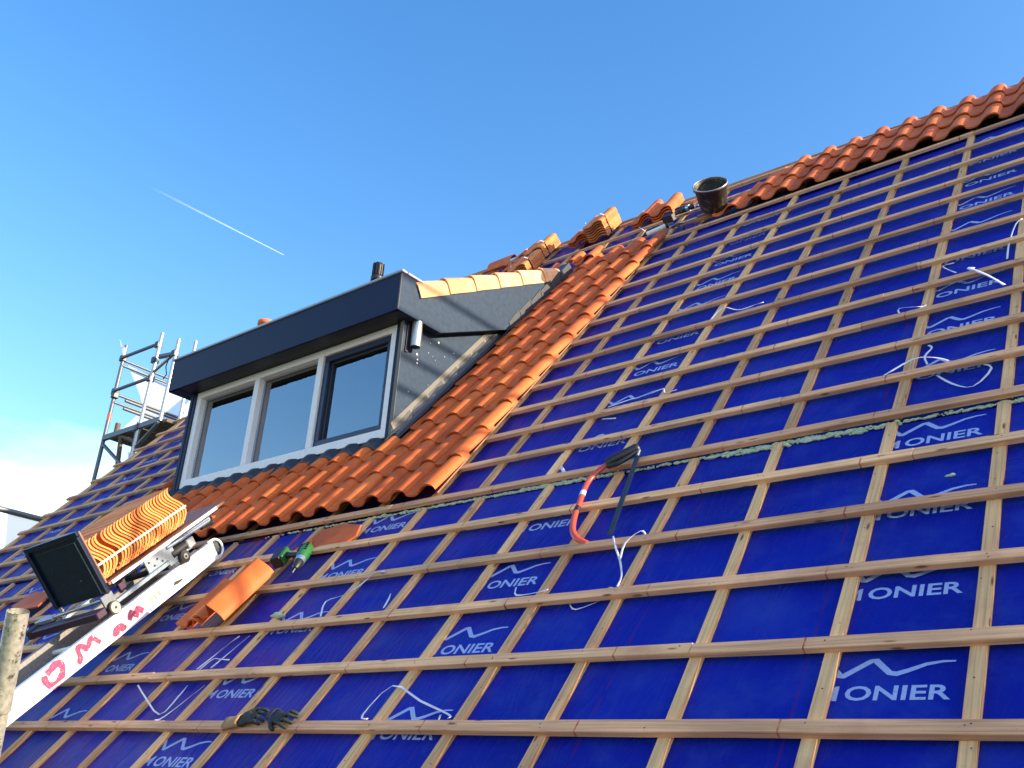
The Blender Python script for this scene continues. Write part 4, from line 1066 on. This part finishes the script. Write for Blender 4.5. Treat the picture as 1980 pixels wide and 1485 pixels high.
# tiles on the platform, standing on edge, two bundles
def lift_pack(y0, cnt, label, dx, dz=0):
    t = empty('tile_pack', mat=LF @ Matrix.Translation((dx, y0, dz)), label=label, cat='roof tiles', group='tile bundles on the lift platform')
    for i in range(cnt):
        # tile x -> -m, tile y(length) -> -a, tile z -> d
        Mx = Matrix(((0, -1, 0, random.uniform(-.002, .002)), (0, 0, 1, i * .0262), (-1, 0, 0, .136 + random.uniform(-.002, .002)), (0, 0, 0, 1)))
        inst('tile', T_NIB, t, Mx)
    # white strap across the end faces
    z = .105; L_ = cnt * .0262
    MB().box((.002, -.004, z - .006), (.004, L_ + .055, z + .006)).build('strap', M['strap'], t)
    MB().box((-.41, L_ + .056, z - .006), (.004, L_ + .058, z + .006)).build('strap', M['strap'], t)
    return t
lift_pack(.012, 5, 'small strapped bundle of orange tiles standing on edge against the dark lift wall', -.045)
lift_pack(.165, 16, 'long strapped bundle of orange tiles standing on edge in the middle of the lift platform', -.045)
lift_pack(.165 + 16 * .0262 + .004, 8, 'strapped bundle of orange tiles at the upper end of the lift platform', -.055)

# ---------------------------------------------------------------- scaffold pole close to the camera
t = empty('scaffold_pole', (-1.694, -1.685, -.133), label='mortar-splashed galvanised scaffold pole end in the left foreground', cat='scaffold pole')
pa = Vector((0.089, -.057, .231)); top = pa.copy(); dn = -pa.normalized()
mbp = MB(); prof_p = []
P0 = top; P1 = top + dn * 3.2
mbp.tube([P0, P0 + dn * .235], .0245, 28, cap=False); mbp.tube([P0 + dn * .003, P0 + dn * .2], .0212, 28, cap=False)
mbp.build('upper_tube', M['galv_worn'], t)
MB().tube([P0 + dn * .236, P0 + dn * .262, P0 + dn * .285, P0 + dn * 3.2], [.0205, .0215, .0200, .0200], 28).build('lower_tube', M['galv_worn'], t)
side_ = (CW - Vector(t.location)).normalized()
hole = P0 + dn * .165 + side_ * .0243 + right * (-.012)
MB().tube([hole - side_ * .002, hole + side_ * .0006], .0062, 14).build('pin_hole', M['rubber'], t)

# ---------------------------------------------------------------- scaffold tower beyond the far gable
tw = empty('scaffold_tower', (-10.8, 3.14, 3.9), label='scaffold tower with white netting behind the far gable left of dormer', cat='scaffold')
off = Vector((10.8, -3.14, -3.9))
def tp(name, a, b, r_=.024, mat='scaf_dark', n=12): return MB().tube([Vector(a) + off, Vector(b) + off], r_, n).build(name, M[mat], tw)
Y0 = 3.14
tp('standard', (-11.46, Y0, -6), (-11.46, Y0, 5.38), .026, 'scaf_dark'); tp('standard', (-10.61, Y0, 3.0), (-10.53, Y0, 5.33), .026, 'galv'); tp('standard', (-10.09, Y0, 3.95), (-10.06, Y0, 5.11), .027, 'galv')
tp('standard', (-9.98, 3.34, 3.95), (-9.98, 3.34, 5.14), .024, 'galv')
tp('standard', (-11.46, 5.6, -6), (-11.46, 5.6, 5.4), .024, 'galv'); tp('standard', (-10.6, 5.6, 3.0), (-10.6, 5.6, 5.4), .024, 'galv')
tp('ledger', (-11.46, Y0 - .03, 5.17), (-10.56, Y0 - .03, 5.15)); tp('ledger', (-11.46, Y0 - .03, 4.66), (-10.56, Y0 - .03, 4.65))
for z in (5.14, 5.06, 4.62, 4.50): tp('guard_rail', (-11.44, Y0, z), (-11.44, 5.6, z), .018)
for z in (4.58, 4.46): tp('guard_rail', (-11.44, 3.3, z), (-11.44, 6.6, z), .022)
tp('brace', (-11.42, Y0, 3.86), (-10.85, Y0, 3.50)); tp('brace', (-10.55, Y0, 3.68), (-10.12, Y0, 3.93)); tp('brace', (-10.62, Y0, 4.03), (-10.6, Y0, 3.1))
tp('bracket', (-11.05, Y0 + .02, 3.98), (-10.9, Y0 + .02, 3.2), .03, 'plank'); tp('bracket', (-11.1, Y0 + .02, 3.95), (-10.5, Y0 + .02, 3.72), .026, 'plank')
tp('bracket', (-11.0, Y0 + .02, 3.45), (-10.4, Y0 + .02, 3.6), .02, 'plank')
MB().box(tuple(Vector((-11.46, Y0 - .03, 3.93)) + off), tuple(Vector((-10.10, Y0 + .02, 4.0)) + off)).build('deck_beam', M['scaf_dark'], tw)
for k in range(3): MB().box(tuple(Vector((-11.42 + .28 * k, Y0 + .03, 3.96)) + off), tuple(Vector((-11.16 + .28 * k, 5.7, 4.0)) + off)).build('deck_plank', M['plank'], tw)
for k in range(2): MB().box(tuple(Vector((-10.50 + .27 * k, Y0 + .03, 3.93)) + off), tuple(Vector((-10.25 + .27 * k, 4.3, 3.97)) + off)).build('deck_plank', M['plank'], tw)
tp('bracket', (-10.45, Y0, 4.95), (-10.08, Y0, 4.90), .035, 'scaf_dark'); tp('bracket', (-10.6, Y0, 4.72), (-10.12, Y0, 4.90), .022, 'galv')
for (x, z) in ((-11.46, 5.17), (-10.56, 5.15), (-11.46, 4.66), (-10.57, 4.65), (-10.56, 4.92), (-10.08, 4.90), (-11.44, 4.6), (-10.6, 3.95)):
    MB().box(tuple(Vector((x - .04, Y0 - .045, z - .045)) + off), tuple(Vector((x + .04, Y0 + .04, z + .045)) + off)).build('coupler', M['steel_dark'], tw, .012, 2)
tp('tag_band', (-11.461, Y0, 4.22), (-11.461, Y0, 4.34), .028, 'saw_red')
MB().tube([Vector(p) + off for p in [(-10.15, Y0 - .03, 4.88), (-10.17, Y0 - .04, 4.72), (-10.13, Y0 - .03, 4.6), (-10.19, Y0 - .03, 4.55)]], .008, 6).build('hanging_rope', M['rubber'], tw)
tp('toe_clamp', (-11.2, Y0 + .02, 4.0), (-11.2, Y0 + .02, 4.14), .035, 'plank')
def net(name, pts, parent, nu=10, nv=10, wav=.03):
    a, b, c, d = [Vector(p) for p in pts]; mb = MB(); vs = []
    for j in range(nv + 1):
        for i in range(nu + 1):
            s, t_ = i / nu, j / nv; p = a.lerp(b, s).lerp(d.lerp(c, s), t_)
            p += Vector((wav * math.sin(5 * s + 3 * t_), wav * math.sin(7 * s + 2 * t_), 0)); p = p.lerp((a + b + c + d) / 4, .28 * math.sin(math.pi * t_) * (abs(2 * s - 1) ** 2))
            vs.append(p)
    mb.add(vs, [(j * (nu + 1) + i, j * (nu + 1) + i + 1, (j + 1) * (nu + 1) + i + 1, (j + 1) * (nu + 1) + i) for j in range(nv) for i in range(nu)], True)
    return mb.build(name, M['net'], parent)
net('netting', [Vector(p) + off for p in [(-11.47, 3.25, 4.02), (-11.47, 5.5, 4.02), (-11.47, 5.5, 5.1), (-11.47, 3.2, 5.12)]], tw, 16, 10)
net('netting', [Vector(p) + off for p in [(-11.49, 3.6, 2.2), (-11.49, 4.6, 2.2), (-11.49, 4.6, 3.9), (-11.49, 3.5, 3.9)]], tw)
MB().tube([Vector(p) + off for p in [(-11.4, Y0 - .03, 5.18), (-11.43, Y0 - .04, 5.30), (-11.52, Y0 - .04, 5.36), (-11.62, Y0 - .04, 5.50)]], [.02, .03, .012, .003], 6).build('net_tie', M['net'], tw)

sr = empty('scaffold_rail', (-10.35, 1.9, 2.42), label='dark horizontal scaffold tube with white netting at the left edge, beyond verge', cat='scaffold tube')
MB().tube([(0, -2.6, .01), (0, .30, 0)], .034, 12).build('tube', M['scaf_dark'], sr)
o2 = Vector((10.35, -1.9, -2.42))
net('netting', [(.0, -.22, -.9), (.0, .42, -.9), (.0, .25, -.02), (.0, -.20, -.02)], sr, 10, 10, .02)

# guard rails of the scaffold on the near gable, out of frame at right (their shadows fall on the dormer)
gs = empty('gable_scaffold', (3.3, 4.4, -6), label='scaffold guard rails standing at the right gable end', cat='scaffold')
for zc, y0_, y1_ in ((3.32, 2.6, 6.4), (3.00, 2.6, 6.4), (2.765, 2.6, 6.4), (2.50, 2.6, 6.4), (2.24, 2.6, 6.4), (1.80, 2.6, 6.4), (1.45, 2.6, 6.4), (1.27, 2.6, 6.4)):
    MB().tube([(0, y0_ - 4.4, zc + 3.10 + 6), (0, y1_ - 4.4, zc + 3.10 + 6)], .022, 10).build('guard_rail', M['galv'], gs)
for y in (2.6, 6.4): MB().tube([(.06, y - 4.4, 0), (.06, y - 4.4, 12.8)], .024, 10).build('standard', M['galv'], gs)

# ---------------------------------------------------------------- strapping offcuts on the roof
def strap(pts, label, w=.0092, group='white strapping offcuts on the roof'):
    P_ = sp3(pts, 3) if len(pts) > 2 else [Vector(p) for p in pts]
    mb = MB(); A = []; B = []
    for i, p in enumerate(P_):
        t_ = (P_[min(i + 1, len(P_) - 1)] - P_[max(i - 1, 0)]).normalized(); s_ = Vector((-t_.y, t_.x, 0)).normalized() if (t_.x or t_.y) else Vector((1, 0, 0))
        tw_ = .35 * math.sin(i * .9)
        s_ = (s_ * math.cos(tw_) + Vector((0, 0, math.sin(tw_)))).normalized() * w / 2
        A.append(p + s_); B.append(p - s_)
    n_ = len(A); mb.add(A + B, [(i, i + 1, n_ + i + 1, n_ + i) for i in range(n_ - 1)], True)
    o_ = mb.build('plastic_strap', M['strap']); o_.matrix_world = ROOF
    sd = o_.modifiers.new('s', 'SOLIDIFY'); sd.thickness = .0009
    tag(o_, label, 'strap', group); return o_
def z3(l, n): return [(a, b, n) for a, b in l]
strap(z3([(-.505, 2.045), (-.391, 2.148), (-.30, 2.12), (-.232, 2.055)], .056), 'white strap bent over a counter batten, right side, above the dark blue hook')
strap(z3([(-.357, 2.343), (-.336, 2.304), (-.36, 2.23), (-.339, 2.143)], .02), 'short hooked white strap on blue foil at right, standing above the bent strap')
strap([(-.292, 2.034, .012), (-.217, 1.924, .010), (-.13, 1.863, .010), (-.064, 1.988, .014), (-.116, 2.043, .02)], 'white strap loop on blue foil at right, just under the bent strap')
strap([(-.43, 2.80, .03), (-.559, 2.876, .02), (-.522, 2.772, .02), (-.40, 2.755, .05)], 'folded white strap against a counter batten in the upper right')
strap([(-.039, 2.75, .056), (-.13, 2.95, .050), (-.238, 3.141, .040), (-.206, 3.135, .03)], 'long white strap with folded tip crossing battens at the right edge', .014)
strap([(-.055, 3.174, .02), (-.051, 3.372, .03), (-.021, 3.58, .05), (.01, 3.634, .05)], 'thin white strap curving upwards at the right edge')
strap([(-.303, 3.171, .02), (-.374, 3.304, .012), (-.385, 3.349, .012), (-.331, 3.346, .012)], 'small curled white strap left of the long strap at the right edge', .009)
strap([(-1.828, 3.429, .03), (-1.762, 3.559, .05), (-1.65, 3.50, .03), (-1.545, 3.435, .05), (-1.505, 3.449, .05), (-1.461, 3.481, .04)], 'white strap lying across a counter batten in the middle of the upper roof')
strap([(-2.206, 2.504, .012), (-2.074, 2.537, .012), (-1.95, 2.545, .014), (-1.838, 2.54, .03), (-1.803, 2.479, .03), (-1.741, 2.506, .02)], 'white strap lying along the wave print in the middle of the roof')
strap([(-2.169, 2.337, .02), (-2.074, 2.324, .012)], 'short white strap end below the strap on the wave print')
strap([(-2.218, 1.845, .02), (-2.170, 1.786, .012)], 'tiny white strap end lying above the foam seam', .02)
strap([(-1.519, 1.036, .055), (-1.468, .948, .056), (-1.428, .879, .03), (-1.379, .777, .03), (-1.346, .678, .052)], 'white strap hanging down from below the saw blade')
strap([(-1.428, .879, .034), (-1.427, .968, .058), (-1.378, 1.037, .062), (-1.353, 1.023, .05)], 'white strap branch curving right below the saw blade')
strap([(-1.943, .799, .012), (-1.91, .741, .012), (-1.789, .735, .02), (-1.712, .718, .04)], 'angled white strap lying over lettering in the centre')
strap([(-1.58, .646, .012), (-1.533, .609, .010), (-1.433, .646, .014)], 'thin faint strap peeping out under a batten in the centre', .006)
strap([(-3.147, .703, .03), (-3.219, .828, .03), (-3.133, .881, .02), (-3.046, .944, .03), (-2.98, 1.001, .05), (-2.905, 1.008, .05)], 'long bent white strap right of the loose tile stack')
strap([(-2.707, .721, .03), (-2.725, .791, .03), (-2.744, .833, .03)], 'short upright white strap sliver on a counter batten')
strap([(-2.236, .003, .03), (-2.298, .035, .02), (-2.22, .175, .04), (-2.03, .108, .02), (-1.832, .035, .02), (-1.809, .005, .03)], 'big angular white strap lying above the bottom batten in the centre')
strap([(-1.879, .040, .014), (-1.862, .005, .02)], 'short strap end beside the big angular strap at the bottom', .010)
strap([(-3.832, .366, .02), (-3.817, .463, .012), (-3.777, .582, .012), (-3.732, .614, .02)], 'left one of two white straps below the loose tiles')
strap([(-3.71, .37, .02), (-3.707, .447, .012), (-3.639, .612, .02)], 'right one of two white straps below the loose tiles')
strap([(-3.801, .359, .02), (-3.787, .446, .014), (-3.713, .442, .014), (-3.6, .417, .026)], 'thin strap crossing over the two straps below the loose tiles', .007)
strap([(-4.231, .254, .03), (-4.04, .163, .03), (-3.785, .055, .012), (-3.771, .166, .012), (-3.768, .248, .02)], 'large white strap loop above the bottom batten at left')
strap([(-3.741, -.001, .03), (-3.705, .033, .02), (-3.616, .243, .02)], 'straight white strap right of the large loop at lower left')
strap([(-6.383, .934, .03), (-6.42, .819, .012), (-6.533, .855, .012), (-6.654, .937, .02)], 'white strap loop behind the foreground pole')
strap([(-3.741, 7.0, .05), (-3.767, 6.901, .05), (-3.457, 6.408, .05)], 'white strap hanging from the ridge between the tile packs', .012)
# foam crumbs
def crumb(u, v, r_, label, el=1.0):
    mb = MB(); blob_line(mb, u - r_ * .5, u + r_ * .5 * el, v, r_ * .25, r_ * .55)
    if not mb.v: blob_line(mb, u - r_, u + r_, v, r_ * .2, r_ * .6)
    if not mb.v: return
    o_ = mb.build('foam_crumb', M['foam']); o_.matrix_world = ROOF @ Matrix.Translation((0, 0, .012)); tag(o_, label, 'foam', 'foam crumbs on the roof')
crumb(-2.145, 1.045, .03, 'pale foam crumb on the third batten, left of the saw'); crumb(-1.40, .705, .02, 'small foam crumb at the foot of the hanging strap'); crumb(-3.545, .76, .045, 'pale foam lump beside the loose tile stack', 2)
crumb(-.16, 1.19, .014, 'tiny foam crumb on blue foil at the right')

# ---------------------------------------------------------------- contrail
A_ = CW + Vector((-.773, .360, .522)).normalized() * 9000; B_ = CW + Vector((-.721, .487, .493)).normalized() * 9000
mt, nt, b = new_mat('contrail_ice'); nt.nodes.remove(b)
em = N(nt, 'ShaderNodeBsdfDiffuse'); em.inputs[0].default_value = (.95, .95, .95, 1)
tr = N(nt, 'ShaderNodeBsdfTransparent'); mx = N(nt, 'ShaderNodeMixShader')
tc = N(nt, 'ShaderNodeTexCoord'); sp_ = N(nt, 'ShaderNodeSeparateXYZ'); nt.links.new(tc.outputs['Generated'], sp_.inputs[0])
mr = N(nt, 'ShaderNodeMapRange'); mr.inputs['To Min'].default_value = 0.0; mr.inputs['To Max'].default_value = 0.20; nt.links.new(sp_.outputs['Y'], mr.inputs['Value'])
nt.links.new(mr.outputs[0], mx.inputs[0]); nt.links.new(tr.outputs[0], mx.inputs[1]); nt.links.new(em.outputs[0], mx.inputs[2]); nt.links.new(mx.outputs[0], nt.nodes['Material Output'].inputs[0])
o = MB().tube([A_, A_.lerp(B_, .5), B_], [10, 7, 3], 8).build('contrail', mt); tag(o, 'thin white aircraft trail fading across the blue sky', 'contrail')

# ---------------------------------------------------------------- nail heads where battens cross
nm = MB()
def nail(u, v, n):
    r_ = random.uniform(.0022, .0034); a0 = random.random()
    nm.add([(u + r_ * math.cos(a0 + k * math.pi / 3), v + r_ * math.sin(a0 + k * math.pi / 3), n) for k in range(6)] + [(u, v, n + .001)], [(k, (k + 1) % 6, 6) for k in range(6)])
for j, ve in enumerate(VE):
    for i, u in enumerate(CU_L if ve < 1.7 else CU_U):
        if -6.9 < u < -4.0 and 2.7 < ve < 5.75: continue
        for k in range(random.choice((1, 2, 2))): nail(u + random.uniform(-.018, .018), ve - .025 + random.uniform(-.014, .014), .0462)
for i, u in enumerate(CU_L):
    v = -.2
    while v < 5.5:
        if not (-6.9 < u < -4.0 and v > 2.7): nail(u + random.uniform(-.013, .013), v, .0232)
        v += random.uniform(.09, .30)
tag(nm.build('nail_heads', M['rubber'], house), kind='stuff')
